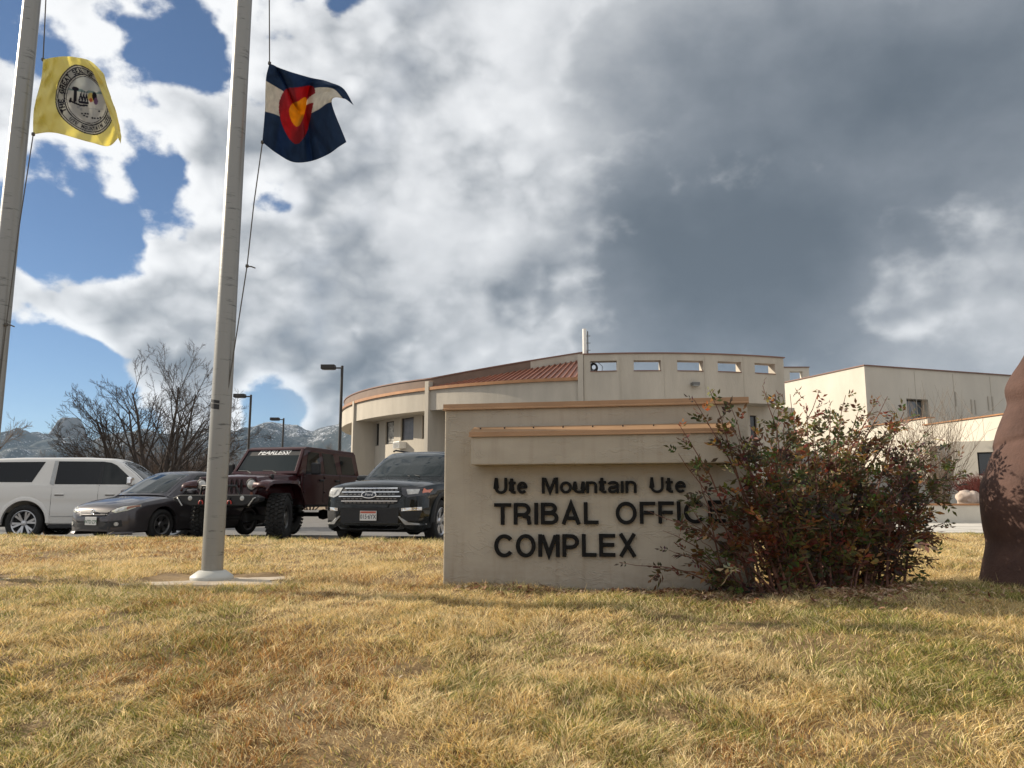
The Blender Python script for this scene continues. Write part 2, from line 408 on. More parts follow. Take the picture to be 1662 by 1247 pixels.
# ------------------------------------------------------------------ mountain
def make_mountain():
    D = 4200.0
    ridge = [(-700, 800), (-300, 775), (-120, 758), (-40, 745), (0, 735), (25, 725), (55, 717), (80, 715), (95, 716), (150, 718), (170, 709), (195, 706), (230, 704), (270, 706),
             (310, 702), (350, 700), (385, 698), (405, 692), (432, 690), (462, 694), (482, 692), (497, 699), (508, 701), (522, 697), (545, 692), (562, 685), (600, 676), (660, 690), (760, 720), (900, 770), (1100, 800)]
    rx = np.array([(p - CX) / FPX * D for p, _ in ridge]); rz = np.array([P(p, q, D).z for p, q in ridge])
    xs = np.concatenate([np.linspace(rx[0], -2900, 25), np.linspace(-2880, -800, 330), np.linspace(-790, rx[-1], 50)])
    ys = np.concatenate([np.linspace(1500, 3000, 14), np.linspace(3050, 4200, 70), np.linspace(4250, 5600, 14)])
    rows = []
    knob_x = [(p - CX) / FPX * D for p in (93, 106, 113, 131, 139, 149)]
    for y in ys:
        r = []
        t = (y - 1500) / 2700 if y <= 4200 else 1 - (y - 4200) / 1800
        for x in xs:
            top = np.interp(x * D / max(y, 3000) if y < 4200 else x, rx, rz)
            prof = max(t, 0) ** 1.7
            nz = mnoise.fractal(Vector((x / 420, y / 420, 1.3)), 1.0, 2.1, 6)
            rg = 1 - abs(mnoise.noise(Vector((x / 260 + 3, y / 700, .3)))) * 2
            amp = 95 * min(1, max(t, 0) * 1.5) * (1 - .75 * max(0, 1 - abs(y - 4200) / 350))
            h = top * prof + (nz * .9 + rg * .6) * amp
            h += mnoise.noise(Vector((x / 25, y / 25, 0))) * 5 + mnoise.noise(Vector((x / 60, y / 60, 4))) * 7
            r.append((x, y, max(h, -1.0)))
        rows.append(r)
    m = bpy.data.materials.new('mountain_slope'); nt, b = nodes_of(m); N = nt.nodes; L = nt.links
    tc = N.new('ShaderNodeTexCoord')
    def nzz(s, det, rough=.6):
        n = N.new('ShaderNodeTexNoise'); L.new(tc.outputs['Object'], n.inputs['Vector']); n.inputs['Scale'].default_value = s; n.inputs['Detail'].default_value = det; n.inputs['Roughness'].default_value = rough; return n.outputs[0]
    sep = N.new('ShaderNodeSeparateXYZ'); L.new(tc.outputs['Object'], sep.inputs[0])
    mr = N.new('ShaderNodeMapRange'); L.new(sep.outputs[2], mr.inputs[0]); mr.inputs[1].default_value = 90; mr.inputs[2].default_value = 420; mr.inputs[3].default_value = -.12; mr.inputs[4].default_value = .06
    a = N.new('ShaderNodeMath'); a.operation = 'ADD'; L.new(nzz(.085, 5, .75), a.inputs[0]); L.new(mr.outputs[0], a.inputs[1])
    a2 = N.new('ShaderNodeMath'); a2.operation = 'MULTIPLY_ADD'; L.new(nzz(.006, 3), a2.inputs[0]); a2.inputs[1].default_value = .55; L.new(a.outputs[0], a2.inputs[2])
    rp = N.new('ShaderNodeValToRGB'); L.new(a2.outputs[0], rp.inputs[0])
    e = rp.color_ramp.elements; e[0].position = .79; e[0].color = (.034, .042, .044, 1); e[1].position = .96; e[1].color = (.55, .58, .64, 1)
    e2 = rp.color_ramp.elements.new(.86); e2.color = (.15, .15, .15, 1)
    L.new(rp.outputs[0], b.inputs['Base Color']); b.inputs['Roughness'].default_value = .95; b.inputs['Specular IOR Level'].default_value = .1
    o = struct(MB().grid(rows).build('mountain', m, smooth=180), 'snow dusted wooded mountain range on the horizon')
    # bare rock butte standing on the ridge
    m_rock = pm('butte_rock', (.05, .047, .045), .95, vscale=.03, col2=(.115, .105, .10), bump=1.0, bscale=.05, detail=10)
    cx = (121 - CX) / FPX * D; ang = 40; rr = []
    z0 = P(121, 724, D).z; z1 = P(121, 681, D).z
    for k in range(25):
        t = k / 24; z = z0 + (z1 - z0) * min(1, t * 1.06)
        row = []
        for i in range(ang):
            an = 2 * math.pi * i / ang; ca, sa = math.cos(an), math.sin(an)
            rl = 72 * (1 - t) ** .7 + 36 + (12 if ca < 0 else -2) * (1 - t)
            if t > .93: rl *= 1 - (t - .93) * 6
            cr = mnoise.noise(Vector((ca * 3.2, sa * 3.2, t * .7))) * 16 + mnoise.noise(Vector((ca * 9, sa * 9, t * 2.5))) * 9 + mnoise.noise(Vector((ca * 2, sa * 2, t * 9))) * 5
            row.append((cx + 3 + ca * (rl + cr), D - 60 + sa * (rl + cr) * .8, z + mnoise.noise(Vector((ca * 3, sa * 3, 7))) * 8 * t))
        rr.append(row)
    rr.append([(cx + 2, D - 60, z1 - 3)] * ang)
    struct(MB().grid(rr, close_u=True).build('butte', m_rock, smooth=50), 'steep grey rock butte rising from the ridge')
make_mountain()

# ------------------------------------------------------------------ bare trees
m_bark = pm('bark', (.055, .042, .034), .9, var=.3, vscale=6)
m_bark2 = pm('brown_bark', (.115, .078, .055), .9, var=.3, vscale=4)
m_bark3 = pm('pale_twig', (.20, .155, .115), .9, var=.25, vscale=4)
def grow(mb, rs, p, d, length, rad, level, maxl, up=.12, wob=.22, kids=(5, 5, 4, 3), ratio=.55, tip=.35):
    nseg = 5 if level < 2 else (4 if level < 3 else 3)
    pts = [p.copy()]; radii = [rad]; dirs = [d.copy()]
    for i in range(nseg):
        d = d + Vector((rs.gauss(0, wob), rs.gauss(0, wob), rs.gauss(0, wob) * .7 + up)) * (1.0 / nseg * 2)
        d.normalize(); p = p + d * (length / nseg)
        pts.append(p.copy()); dirs.append(d.copy()); radii.append(rad * (1 - (1 - tip) * (i + 1) / nseg))
    mb.tube(pts, radii, 6 if level == 0 else (5 if level == 1 else 3), caps=False)
    if level >= maxl: return
    n = kids[min(level, len(kids) - 1)]
    for k in range(n):
        t = .28 + .72 * (k + rs.random() * .8) / n
        i = min(int(t * nseg), nseg - 1); f = t * nseg - i
        q = pts[i].lerp(pts[i + 1], min(f, 1)); dd = dirs[min(i + 1, nseg)]
        a = Vector((rs.gauss(0, 1), rs.gauss(0, 1), rs.gauss(0, .7))); a = a - dd * a.dot(dd); a.normalize()
        sp = R(rs.uniform(24, 52))
        nd = (dd * math.cos(sp) + a * math.sin(sp)).normalized()
        r2 = radii[i] * rs.uniform(.42, .62)
        grow(mb, rs, q, nd, length * ratio * rs.uniform(.75, 1.25) * (1.15 - .4 * t), max(r2, .006), level + 1, maxl, up, wob, kids, ratio, tip)
def bare_tree(name, label, base, stems, seed, mat, twig_mat, maxl=4, kids=(6, 5, 5, 3), ratio=.52, up=.14, group=None, trunk=None):
    root = empty(name, base); tag(root, label, 'tree', group)
    rs = random.Random(seed)
    tr = MB(); cr = MB()
    for (dx, dy, dz, ln, rad, ox) in stems:
        d = Vector((dx, dy, dz)).normalized(); p = Vector((ox, 0, 0))
        # the stem itself is trunk, everything that leaves it is crown
        nseg = 6; pts = [p.copy()]; radii = [rad]; dirs = [d.copy()]
        for i in range(nseg):
            d = (d + Vector((rs.gauss(0, .1), rs.gauss(0, .1), .07))).normalized(); p = p + d * ln / nseg
            pts.append(p.copy()); dirs.append(d.copy()); radii.append(rad * (1 - .78 * (i + 1) / nseg))
        tr.tube(pts, radii, 8)
        n = kids[0] + 3
        for k in range(n):
            t = .22 + .78 * (k + rs.random() * .7) / n; i = min(int(t * nseg), nseg - 1)
            q = pts[i].lerp(pts[i + 1], min(t * nseg - i, 1)); dd = dirs[min(i + 1, nseg)]
            a = Vector((rs.gauss(0, 1), rs.gauss(0, .8), rs.gauss(0, .5))); a = a - dd * a.dot(dd); a.normalize()
            sp = R(rs.uniform(22, 48)); nd = (dd * math.cos(sp) + a * math.sin(sp)).normalized()
            grow(cr, rs, q, nd, ln * ratio * rs.uniform(.7, 1.2) * (1.2 - .55 * t), max(radii[i] * .5, .008), 1, maxl, up, .2, kids, ratio)
    tr.build('trunk', mat, root, smooth=60); cr.build('crown', twig_mat, root)
    return root
tb = P(252, 775, 28); tb.z = -.15
bare_tree('bare_tree', 'large leafless tree with many dark spreading stems behind the grey sedan', tb,
          [(-.98, .1, .50, 4.4, .085, -.15), (-.80, .2, .75, 4.6, .08, -.1), (-.62, -.3, .85, 4.6, .11, -.05), (-.34, .3, 1, 4.8, .12, 0), (-.08, -.1, 1, 5.0, .11, .1), (.08, .2, 1, 5.3, .11, .2), (.22, -.2, 1, 4.9, .09, .3), (-.15, .5, 1, 4.8, .1, 0), (.42, .3, 1, 4.0, .08, .3)],
          21, m_bark, m_bark, maxl=4, kids=(7, 6, 5, 4), ratio=.46, up=.12)
tb = P(-95, 775, 26); tb.z = -.15
bare_tree('bare_tree', 'leafless tree whose pale fine twigs reach in at the left edge', tb,
          [(.2, .1, 1, 3.6, .09, 0), (.6, -.1, .9, 3.4, .08, .1), (-.3, .2, 1, 3.6, .08, -.1)], 5, m_bark2, m_bark3, maxl=4, kids=(5, 5, 4, 3))
protos = []
for i, (s, seed) in enumerate([(1.0, 31), (1.15, 32), (1.1, 34)]):
    b = P((150, 300, 505)[i], 780, (58, 56, 72)[i]); b.z = -.3
    protos.append(bare_tree('thicket_tree', ('low brown leafless tree below the butte at the left', 'brown leafless tree seen through the stems of the large bare tree', 'brown leafless tree rising behind the maroon off-roader')[i], b,
        [(.5 * s, 0, 1, 3.0 * s, .09, .2), (-.55 * s, .1, 1, 2.9 * s, .09, -.2), (.05, .2, 1, 3.4 * s, .1, 0), (-.9, 0, .75, 2.4 * s, .07, -.3), (.95, 0, .75, 2.4 * s, .07, .3)], seed, m_bark2, m_bark2, maxl=4, kids=(5, 5, 5, 3), ratio=.58, group='brown bare trees beyond the lot'))
for i, (px, Y, sc, rot) in enumerate([(20, 62, 1.0, 1), (75, 66, .9, 2), (120, 62, .9, 3), (190, 57, 1.1, 4), (225, 64, 1.2, 5), (262, 58, 1.1, 0.5), (335, 60, 1.2, 1.5), (370, 68, 1.2, 2.5), (420, 80, 1.0, 3.5), (470, 78, 1.1, 4.5), (535, 76, 1.15, 5.5), (-60, 60, 1.1, 2.2), (285, 66, 1.3, 3.1), (170, 70, 1.3, 0.2)]):
    o = protos[i % 3]; c = o.copy(); C.objects.link(c); b = P(px, 780, Y); c.location = (b.x, b.y, -.3); c.rotation_euler = (0, 0, rot); c.scale = (sc * 1.1, sc * 1.1, sc)
    c['label'] = ['leftmost far tree of the bare row beyond the lot', 'bare brown tree below the left foot of the butte', 'bare brown tree straight below the rock butte', 'bare brown tree between the butte and the large dark tree', 'bare brown tree over the windscreen of the grey sedan', 'far bare tree directly behind the trunk of the large dark tree', 'bare brown tree just left of the nearer flagpole foot', 'bare brown tree just right of the nearer flagpole', 'far bare tree between the two shorter lamp posts', 'far bare tree right of the smallest lamp post', 'far bare tree left of the tallest lamp post', 'bare tree beyond the left edge past the white SUV', 'tall bare brown tree over the roof of the grey sedan', 'tall far bare tree over the front of the white SUV'][i]
    for ch in list(o.children):
        d = ch.copy(); C.objects.link(d); d.parent = c

# ------------------------------------------------------------------ air between here and the mountain
hm = bpy.data.materials.new('haze_air'); hm.use_nodes = True; hn_ = hm.node_tree.nodes; hn_.clear()
pv = hn_.new('ShaderNodeVolumePrincipled'); pv.inputs['Color'].default_value = (.55, .75, 1.0, 1); pv.inputs['Density'].default_value = 4.2e-5; pv.inputs['Anisotropy'].default_value = .2
ho = hn_.new('ShaderNodeOutputMaterial'); hm.node_tree.links.new(pv.outputs[0], ho.inputs['Volume'])
hz_ = MB().box((0, 2750, 318), (12400, 6300, 640)).build('haze', hm); hz_['kind'] = 'stuff'; hz_['label'] = 'thin blue air in front of the far mountain'
# ------------------------------------------------------------------ office building (round hall with raised rim wall)
m_wall = pm('stucco_wall', (.45, .41, .345), .92, var=.11, vscale=1.3, bump=.4, bscale=22, stretch=(1, 1, .22), detail=9)
m_wall2 = pm('annex_stucco', (.56, .52, .445), .92, var=.08, vscale=.7, bump=.25, bscale=24, stretch=(1, 1, .5), detail=9)
m_roofm = pm('copper_roof', (.24, .105, .068), .45, var=.18, vscale=1.5, metal=.3)
m_trim = pm('copper_trim', (.36, .185, .09), .42, var=.14, vscale=3, metal=.3)
m_dtrim = pm('brown_cap', (.20, .105, .075), .5, var=.1, vscale=3)
m_glass = pm('dark_window', (.012, .014, .016), .06, spec=.9)
m_frame = pm('bronze_frame', (.03, .026, .022), .5)
m_white = pm('white_metal', (.75, .74, .70), .45, var=.06, vscale=6)
m_black = pm('black_plastic', (.012, .012, .013), .5)
m_grey = pm('grey_metal', (.13, .13, .125), .5, var=.12, vscale=5)

BC = Vector((5.75, 46.5, 0)); BR = 15.7
def bpol(a, r, z): return Vector((BC.x + math.sin(a) * r, BC.y - math.cos(a) * r, z))   # a: angle from the point nearest the camera side (-Y), to +X
def ang_px(px, r=BR):
    # angle on the circle where the ray of that pixel column meets it
    u = (px - CX) / (FPX * math.cos(PITCH) + 160 * math.sin(PITCH)); dx, dy = u, 1.0
    l = math.hypot(dx, dy); dx /= l; dy /= l
    b = dx * BC.x + dy * BC.y; disc = b * b - (BC.x ** 2 + BC.y ** 2 - r * r)
    t = b - math.sqrt(max(disc, 0)); x, y = dx * t, dy * t
    return math.atan2(x - BC.x, -(y - BC.y))
building = empty('office_building', (BC.x, BC.y, 0))
tag(building, 'round tan stucco office building with copper coloured roof behind the sign', 'building')
def bb(mb, name, mat, parent=None, **k):
    o = mb.build(name, mat, parent or building, **k)
    if parent is None: o.location = -Vector((BC.x, BC.y, 0))
    return o
def bpart(mb, name, mat, parent, **k):      # sub-part: same world coordinates
    o = mb.build(name, mat, parent, **k); return o
def arc(a0, a1, n): return [a0 + (a1 - a0) * i / n for i in range(n + 1)]
def curved_block(a0, a1, r0, r1, z0, z1, n):
    mb = MB(); rows = []
    for a in arc(a0, a1, n):
        rows.append([bpol(a, r1, z0), bpol(a, r1, z1), bpol(a, r0, z1), bpol(a, r0, z0)])
    mb.grid(rows, close_u=True); mb.f.append((0, 1, 2, 3)); k = 4 * n; mb.f.append((k + 3, k + 2, k + 1, k)); return mb
Z_EAVE, Z_BAND, Z_TOP = 5.62, 4.72, 6.68
a_l = ang_px(553) - .45; a_572 = ang_px(573); a_690 = ang_px(693); a_945 = ang_px(945); a_1280 = ang_px(1281)
# the band under the eave and the recessed wall behind it
bb(curved_block(a_l, a_945, BR - .45, BR, Z_BAND, Z_EAVE, 60), 'eave_band', m_wall, smooth=30)
bb(curved_block(a_l, a_945, BR - .3, BR + .10, Z_EAVE + .002, Z_EAVE + .13, 60), 'eave_trim', m_trim, smooth=30)
bb(curved_block(a_l - .3, a_945, BR - 1.10, BR - .46, Z_BAND + .02, Z_BAND + .1, 50), 'soffit', m_wall, smooth=30)
RW = BR - 1.05
# recessed wall with window openings
def opening_wall(name, a0, a1, r_in, r_out, z0, z1, opens, mat, n_per=.05):
    """curved wall with rectangular openings: opens = [(a0,a1,z0,z1)]"""
    cuts = sorted({a0, a1, *[o[0] for o in opens], *[o[1] for o in opens]})
    aa = []
    for p, q in zip(cuts[:-1], cuts[1:]):
        k = max(1, int((q - p) / n_per)); aa += [p + (q - p) * i / k for i in range(k)]
    aa.append(cuts[-1])
    zz = sorted({z0, z1, *[o[2] for o in opens], *[o[3] for o in opens]})
    def solid(i, j):
        am = (aa[i] + aa[i + 1]) / 2; zm = (zz[j] + zz[j + 1]) / 2
        return not any(o[0] < am < o[1] and o[2] < zm < o[3] for o in opens)
    mb = MB(); idx = {}
    def vid(i, j, s):
        k = (i, j, s)
        if k not in idx: idx[k] = len(mb.v); mb.v.append(tuple(bpol(aa[i], r_out if s else r_in, zz[j])))
        return idx[k]
    na, nz_ = len(aa) - 1, len(zz) - 1
    for i in range(na):
        for j in range(nz_):
            if not solid(i, j): continue
            for s in (0, 1): mb.f.append((vid(i, j, s), vid(i + 1, j, s), vid(i + 1, j + 1, s), vid(i, j + 1, s)))
            for (di, dj, e0, e1) in ((-1, 0, (i, j), (i, j + 1)), (1, 0, (i + 1, j), (i + 1, j + 1)), (0, -1, (i, j), (i + 1, j)), (0, 1, (i, j + 1), (i + 1, j + 1))):
                ii, jj = i + di, j + dj
                if 0 <= ii < na and 0 <= jj < nz_ and solid(ii, jj): continue
                mb.f.append((vid(*e0, 0), vid(*e1, 0), vid(*e1, 1), vid(*e0, 1)))
    return bb(mb, name, mat, smooth=20)
def zr(px, py, r):
    # height on the cylinder of radius r under that pixel
    a = ang_px(px, r); p = bpol(a, r, 0); d = raydir(px, py); return CAM.z + d.z * (p.y / d.y)
wins = []
for x0, x1, y0, y1 in ((605, 613, 688, 724), (623.5, 637.5, 684, 721), (648.5, 669.5, 678, 715), (683.5, 694, 674, 712)):
    wins.append((ang_px(x0, RW), ang_px(x1, RW), zr((x0 + x1) / 2, y1, RW), zr((x0 + x1) / 2, y0, RW)))
dark_r = [(ang_px(1222, RW), ang_px(1233, RW), 2.6, 4.35)]
opening_wall('recessed_wall', a_l, a_1280 + .1, RW - .3, RW, -.3, Z_BAND + .05, wins + dark_r, m_wall)
m_curt = pm('patterned_curtain', (.04, .04, .04), .35, vscale=5, col2=(.55, .53, .48), detail=2)
m_blind = pm('window_screen', (.10, .10, .115), .25, var=.3, vscale=2)
for i, (a0, a1, z0, z1) in enumerate(wins + dark_r):
    f = MB(); am = (a0 + a1) / 2; t = .05
    pa, pb = bpol(a0, RW - .12, 0), bpol(a1, RW - .12, 0); ax = (pb - pa).normalized(); wdt = (pb - pa).length
    rot = Matrix(((ax.x, -ax.y, 0), (ax.y, ax.x, 0), (0, 0, 1)))
    mid = (pa + pb) / 2
    for sx in (-1, 1): f.box(mid + ax * (sx * (wdt / 2 - t / 2)) + Vector((0, 0, (z0 + z1) / 2)), (t, .08, z1 - z0 - .004), rot)
    for zc in (z0 + t / 2 + .002, z1 - t / 2 - .002): f.box(mid + Vector((0, 0, zc)), (wdt - 2 * t, .078, t), rot)
    w = bb(f, 'window', m_frame)
    pane = MB().box(mid + Vector((0, 0, (z0 + z1) / 2)), (wdt - t, .02, z1 - z0 - t), rot)
    bpart(pane, 'pane', [m_glass, m_curt, m_blind, m_glass, m_glass][i], w)
# radial fin walls
for nm, a in (('fin_wall', a_572), ('fin_wall', a_690), ('fin_wall', a_945)):
    mb = MB(); th = .11
    ztop = {a_572: Z_EAVE + .12, a_690: 6.02, a_945: Z_TOP}[a]
    d = Vector((math.cos(a), math.sin(a), 0)); out = Vector((math.sin(a), -math.cos(a), 0))
    rot = Matrix(((d.x, out.x, 0), (d.y, out.y, 0), (0, 0, 1)))
    r0, r1 = RW - .1, BR + .12
    mb.box(BC + out * ((r0 + r1) / 2) + Vector((0, 0, (ztop - .3) / 2)), (th * 2, r1 - r0, ztop + .3), rot)
    bb(mb, nm, m_wall)
# raised rim wall with five openings
ops = []
for x0, x1, y0, y1 in ((961, 1005, 584, 601), (1033, 1078, 584, 601.5), (1105, 1148, 585, 603), (1172, 1211, 588, 606), (1233, 1267, 593, 610)):
    ops.append((ang_px(x0), ang_px(x1), zr((x0 + x1) / 2, y1, BR), zr((x0 + x1) / 2, y0, BR)))
zlo = sum(o[2] for o in ops) / 5; zhi = sum(o[3] for o in ops) / 5
ops = [(a, b, zlo, zhi) for a, b, _, _ in ops]
opening_wall('rim_wall', a_945 + .008, a_1280, BR - .42, BR + .03, Z_BAND, Z_TOP, ops, m_wall)
bb(curved_block(a_945, a_1280 + .004, BR - .46, BR + .07, Z_TOP + .002, Z_TOP + .05, 30), 'rim_cap', m_dtrim, smooth=30)
for a, b, z0, z1 in ops:
    bb(curved_block(a, b, BR - .44, BR + .055, z0 + .002, z0 + .035, 4), 'opening_sill', m_dtrim)
# shallow pilaster joints between the openings
for px in (1010, 1083, 1150, 1214):
    a = ang_px(px); bb(curved_block(a, a + .0018, BR, BR + .045, Z_BAND + .01, Z_TOP - .01, 1), 'wall_joint', m_wall)
bb(curved_block(a_945, a_1280, BR - 1.10, BR - .43, Z_BAND + .02, Z_BAND + .1, 24), 'soffit', m_wall, smooth=30)
# copper roof: a crescent from the eave up to the inner parapet
def inset(a):
    t = (a - a_690) / (a_945 - a_690); return .12 + 3.1 * max(0, t) ** 1.1
def rz_(i): return Z_EAVE + .10 + .42 * i
rows = []
aa = arc(a_l, a_945, 60)
for a in aa: rows.append([bpol(a, BR - .02, Z_EAVE + .10), bpol(a, BR - inset(a), rz_(inset(a)))])
rf = bb(MB().grid(rows), 'roof', m_roofm, smooth=30)
for k in range(27):
    a = a_690 + (a_945 - a_690) * (k + .6) / 27.5; i = inset(a)
    p0 = bpol(a, BR - .05, Z_EAVE + .135); p1 = bpol(a + .012, BR - i + .02, rz_(i) + .03)
    d = (p1 - p0); mb = MB(); rot = d.to_track_quat('X', 'Z').to_matrix(); mb.box((p0 + p1) / 2, (d.length, .05, .07), rot)
    bpart(mb, 'roof_seam', m_roofm, rf)
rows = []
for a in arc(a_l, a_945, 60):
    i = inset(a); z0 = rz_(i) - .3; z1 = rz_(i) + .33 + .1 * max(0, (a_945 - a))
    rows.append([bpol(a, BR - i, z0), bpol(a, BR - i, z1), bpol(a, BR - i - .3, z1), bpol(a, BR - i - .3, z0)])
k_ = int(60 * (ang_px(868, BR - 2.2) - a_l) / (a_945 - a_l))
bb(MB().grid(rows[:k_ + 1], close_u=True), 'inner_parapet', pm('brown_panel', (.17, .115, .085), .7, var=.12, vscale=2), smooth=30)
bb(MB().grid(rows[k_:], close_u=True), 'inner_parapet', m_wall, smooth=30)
rows = []
for a in arc(a_l, a_945, 60):
    i = inset(a); z1 = rz_(i) + .335 + .1 * max(0, (a_945 - a))
    rows.append([bpol(a, BR - i + .04, z1), bpol(a, BR - i + .04, z1 + .05), bpol(a, BR - i - .34, z1 + .05), bpol(a, BR - i - .34, z1)])
bb(MB().grid(rows, close_u=True), 'parapet_cap', m_dtrim, smooth=30)
# flat roof deck inside
deck = MB(); deck.v = [tuple(bpol(a, BR - 1.0 if a > a_945 else BR - inset(a) - .2, 5.0)) for a in arc(a_l, a_1280, 60)] + [(BC.x + 10, BC.y + 8, 5.0), (BC.x - 8, BC.y + 10, 5.0)]
deck.f = [tuple(range(len(deck.v)))]
bb(deck, 'roof_deck', m_grey)
# window air conditioner
ac = empty('air_conditioner', bpol(ang_px(652, RW), RW + .16, zr(652, 723, RW)), ang_px(652, RW))
tag(ac, 'small white box air conditioner mounted below the office window', 'air conditioner')
MB().box((0, 0, 0), (.56, .42, .32)).build('case', m_white, ac, bevel=.015)
for k in range(6): MB().box((0, -.222, -.11 + k * .044), (.48, .015, .012)).build('louvre', m_grey, ac)
# wall light
wl = empty('wall_light', bpol(ang_px(1132), BR + .18, zr(1132, 626, BR)), ang_px(1132)); tag(wl, 'grey box floodlight on the rim wall under the openings', 'wall light')
MB().box((0, .02, .05), (.32, .26, .12)).build('housing', m_grey, wl, bevel=.02)
MB().box((0, -.03, -.035), (.26, .2, .05)).build('lens', pm('light_lens', (.25, .25, .24), .2), wl, bevel=.01)
MB().box((0, .14, .02), (.1, .1, .1)).build('bracket', m_grey, wl)
# antennas
an = empty('antenna_mast', bpol(ang_px(951), BR - .3, Z_TOP)); tag(an, 'thick white antenna pole on the roof at the end of the rim wall', 'antenna')
MB().tube([(0, 0, -.3), (0, 0, 1.15)], .085, 14).build('pole', m_white, an, smooth=40)
MB().box((0, 0, -.05), (.3, .25, .12)).build('bracket', m_white, an)
an2 = empty('antenna_mast', bpol(ang_px(956.5), BR - .3, Z_TOP)); tag(an2, 'thin dark antenna with short cross arms beside the white pole', 'antenna')
MB().tube([(0, 0, -.3), (0, 0, 1.05)], .025, 8).build('pole', m_grey, an2, smooth=40)
for z in (.25, .55, .85): MB().box((0, 0, z), (.22, .025, .025)).build('cross_arm', m_grey, an2)
# coil of cable hanging in the first opening
co = MB(); cp = bpol(ang_px(966), BR - .25, (zlo + zhi) / 2)
for k in range(6):
    rr = .10 + .02 * k; pts = []
    for i in range(25):
        t = 2 * math.pi * i / 24; pts.append((cp.x + rr * math.cos(t) * .9, cp.y + .03 * k - .08, cp.z + rr * math.sin(t)))
    co.tube(pts, .012, 5)
co.tube([(cp.x + .2, cp.y, cp.z + .2), (cp.x + .36, cp.y, cp.z + .05), (cp.x + .34, cp.y, cp.z - .2)], .012, 5)
tag(co.build('cable_coil', m_black), 'coil of black cable hanging in the first rim wall opening', 'cable')

# ------------------------------------------------------------------ annex: tall block and low wing
annex = empty('annex_building', (17.4, 38, 0)); tag(annex, 'plain tan stucco annex block with sunlit left face', 'building')
def xb(mb, name, mat, **k):
    o = mb.build(name, mat, annex, **k); o.location = (-17.4, -38, 0); return o
q0 = P(1402.5, 594, 38); ztop = q0.z
q1 = on_plane(1300, 616, (0, 0, ztop), Vector((0, 0, 1))); q2 = on_plane(1700, 621, (0, 0, ztop), Vector((0, 0, 1)))
dl = Vector((q1.x - q0.x, q1.y - q0.y, 0)).normalized(); dr = Vector((-dl.y, dl.x, 0)); dr = dr if dr.x > 0 else -dr
A = Vector((q0.x, q0.y, 0))
def wall_quad(p, d, length, th, z0, z1, opens=(), inward=None):
    """straight wall from p along d, outer face on the p line, thickness towards inward; opens = [(s0,s1,z0,z1)]"""
    ss = sorted({0, length, *[o[0] for o in opens], *[o[1] for o in opens]}); zz = sorted({z0, z1, *[o[2] for o in opens], *[o[3] for o in opens]})
    def solid(i, j):
        if not (0 <= i < len(ss) - 1 and 0 <= j < len(zz) - 1): return False
        sm = (ss[i] + ss[i + 1]) / 2; zm = (zz[j] + zz[j + 1]) / 2
        return not any(o[0] < sm < o[1] and o[2] < zm < o[3] for o in opens)
    mb = MB(); idx = {}
    def vid(i, j, s):
        k = (i, j, s)
        if k not in idx:
            idx[k] = len(mb.v); q = p + d * ss[i] + inward * (th * s); mb.v.append((q.x, q.y, zz[j]))
        return idx[k]
    for i in range(len(ss) - 1):
        for j in range(len(zz) - 1):
            if not solid(i, j): continue
            for s in (0, 1): mb.f.append((vid(i, j, s), vid(i + 1, j, s), vid(i + 1, j + 1, s), vid(i, j + 1, s)))
            for (di, dj, e0, e1) in ((-1, 0, (i, j), (i, j + 1)), (1, 0, (i + 1, j), (i + 1, j + 1)), (0, -1, (i, j), (i + 1, j)), (0, 1, (i, j + 1), (i + 1, j + 1))):
                if solid(i + di, j + dj): continue
                mb.f.append((vid(*e0, 0), vid(*e1, 0), vid(*e1, 1), vid(*e0, 1)))
    return mb
inw = dr                                          # left face: inward is to the right
xb(wall_quad(A, dl, 9, .4, -.3, ztop, (), dr), 'side_wall', m_wall2)
xb(MB().box(A + dl * 4.5 + dr * .19 + Vector((0, 0, ztop + .03)), (9.1, .5, .05), Matrix(((dl.x, -dl.y, 0), (dl.y, dl.x, 0), (0, 0, 1)))), 'side_cap', m_dtrim)
# right face with one window recess
rn = Vector((dr.y, -dr.x, 0)); rn = rn if rn.y < 0 else -rn
s0 = (on_plane(1472, 660, A, rn) - A).dot(dr); s1 = (on_plane(1507, 660, A, rn) - A).dot(dr)
wz0 = on_plane(1490, 682, A, rn).z; wz1 = on_plane(1490, 648, A, rn).z
xb(wall_quad(A + dr * .401, dr, 22, .5, -.3, ztop, [(s0 - .401, s1 - .401, wz0, wz1)], -rn), 'front_wall', m_wall2)
RM = Matrix(((dr.x, -rn.x, 0), (dr.y, -rn.y, 0), (0, 0, 1)))
xb(MB().box(A + dr * 11.2 - rn * .21 + Vector((0, 0, ztop + .03)), (22.2, .56, .052), RM), 'front_cap', m_dtrim)
w = xb(MB().box(A + dr * ((s0 + s1) / 2) - rn * .46 + Vector((0, 0, (wz0 + wz1) / 2)), (s1 - s0, .06, wz1 - wz0), RM), 'window', m_frame)
MB().box(A + dr * ((s0 + s1) / 2) - rn * .42 + Vector((0, 0, (wz0 + wz1) / 2)), (s1 - s0 - .16, .03, wz1 - wz0 - .16), RM).build('pane', pm('pale_glass', (.10, .12, .14), .05, spec=1.0), w)
for i in range(7):
    s = 3.2 + i * 2.6; xb(MB().box(A + dr * s + rn * .004 + Vector((0, 0, ztop / 2 + 1)), (.03, .012, ztop - 2.2), RM), 'wall_joint', pm('joint_stucco', (.44, .40, .335), .9) if i == 0 else bpy.data.materials['joint_stucco'])
for i, (px, py) in enumerate(((1577, 660), (1583, 661), (1604, 655), (1611, 655), (1551, 648))):
    p = on_plane(px, py, A, rn); xb(MB().box(p + rn * .02, (.07, .03, .75), RM), 'downspout', bpy.data.materials['joint_stucco'])
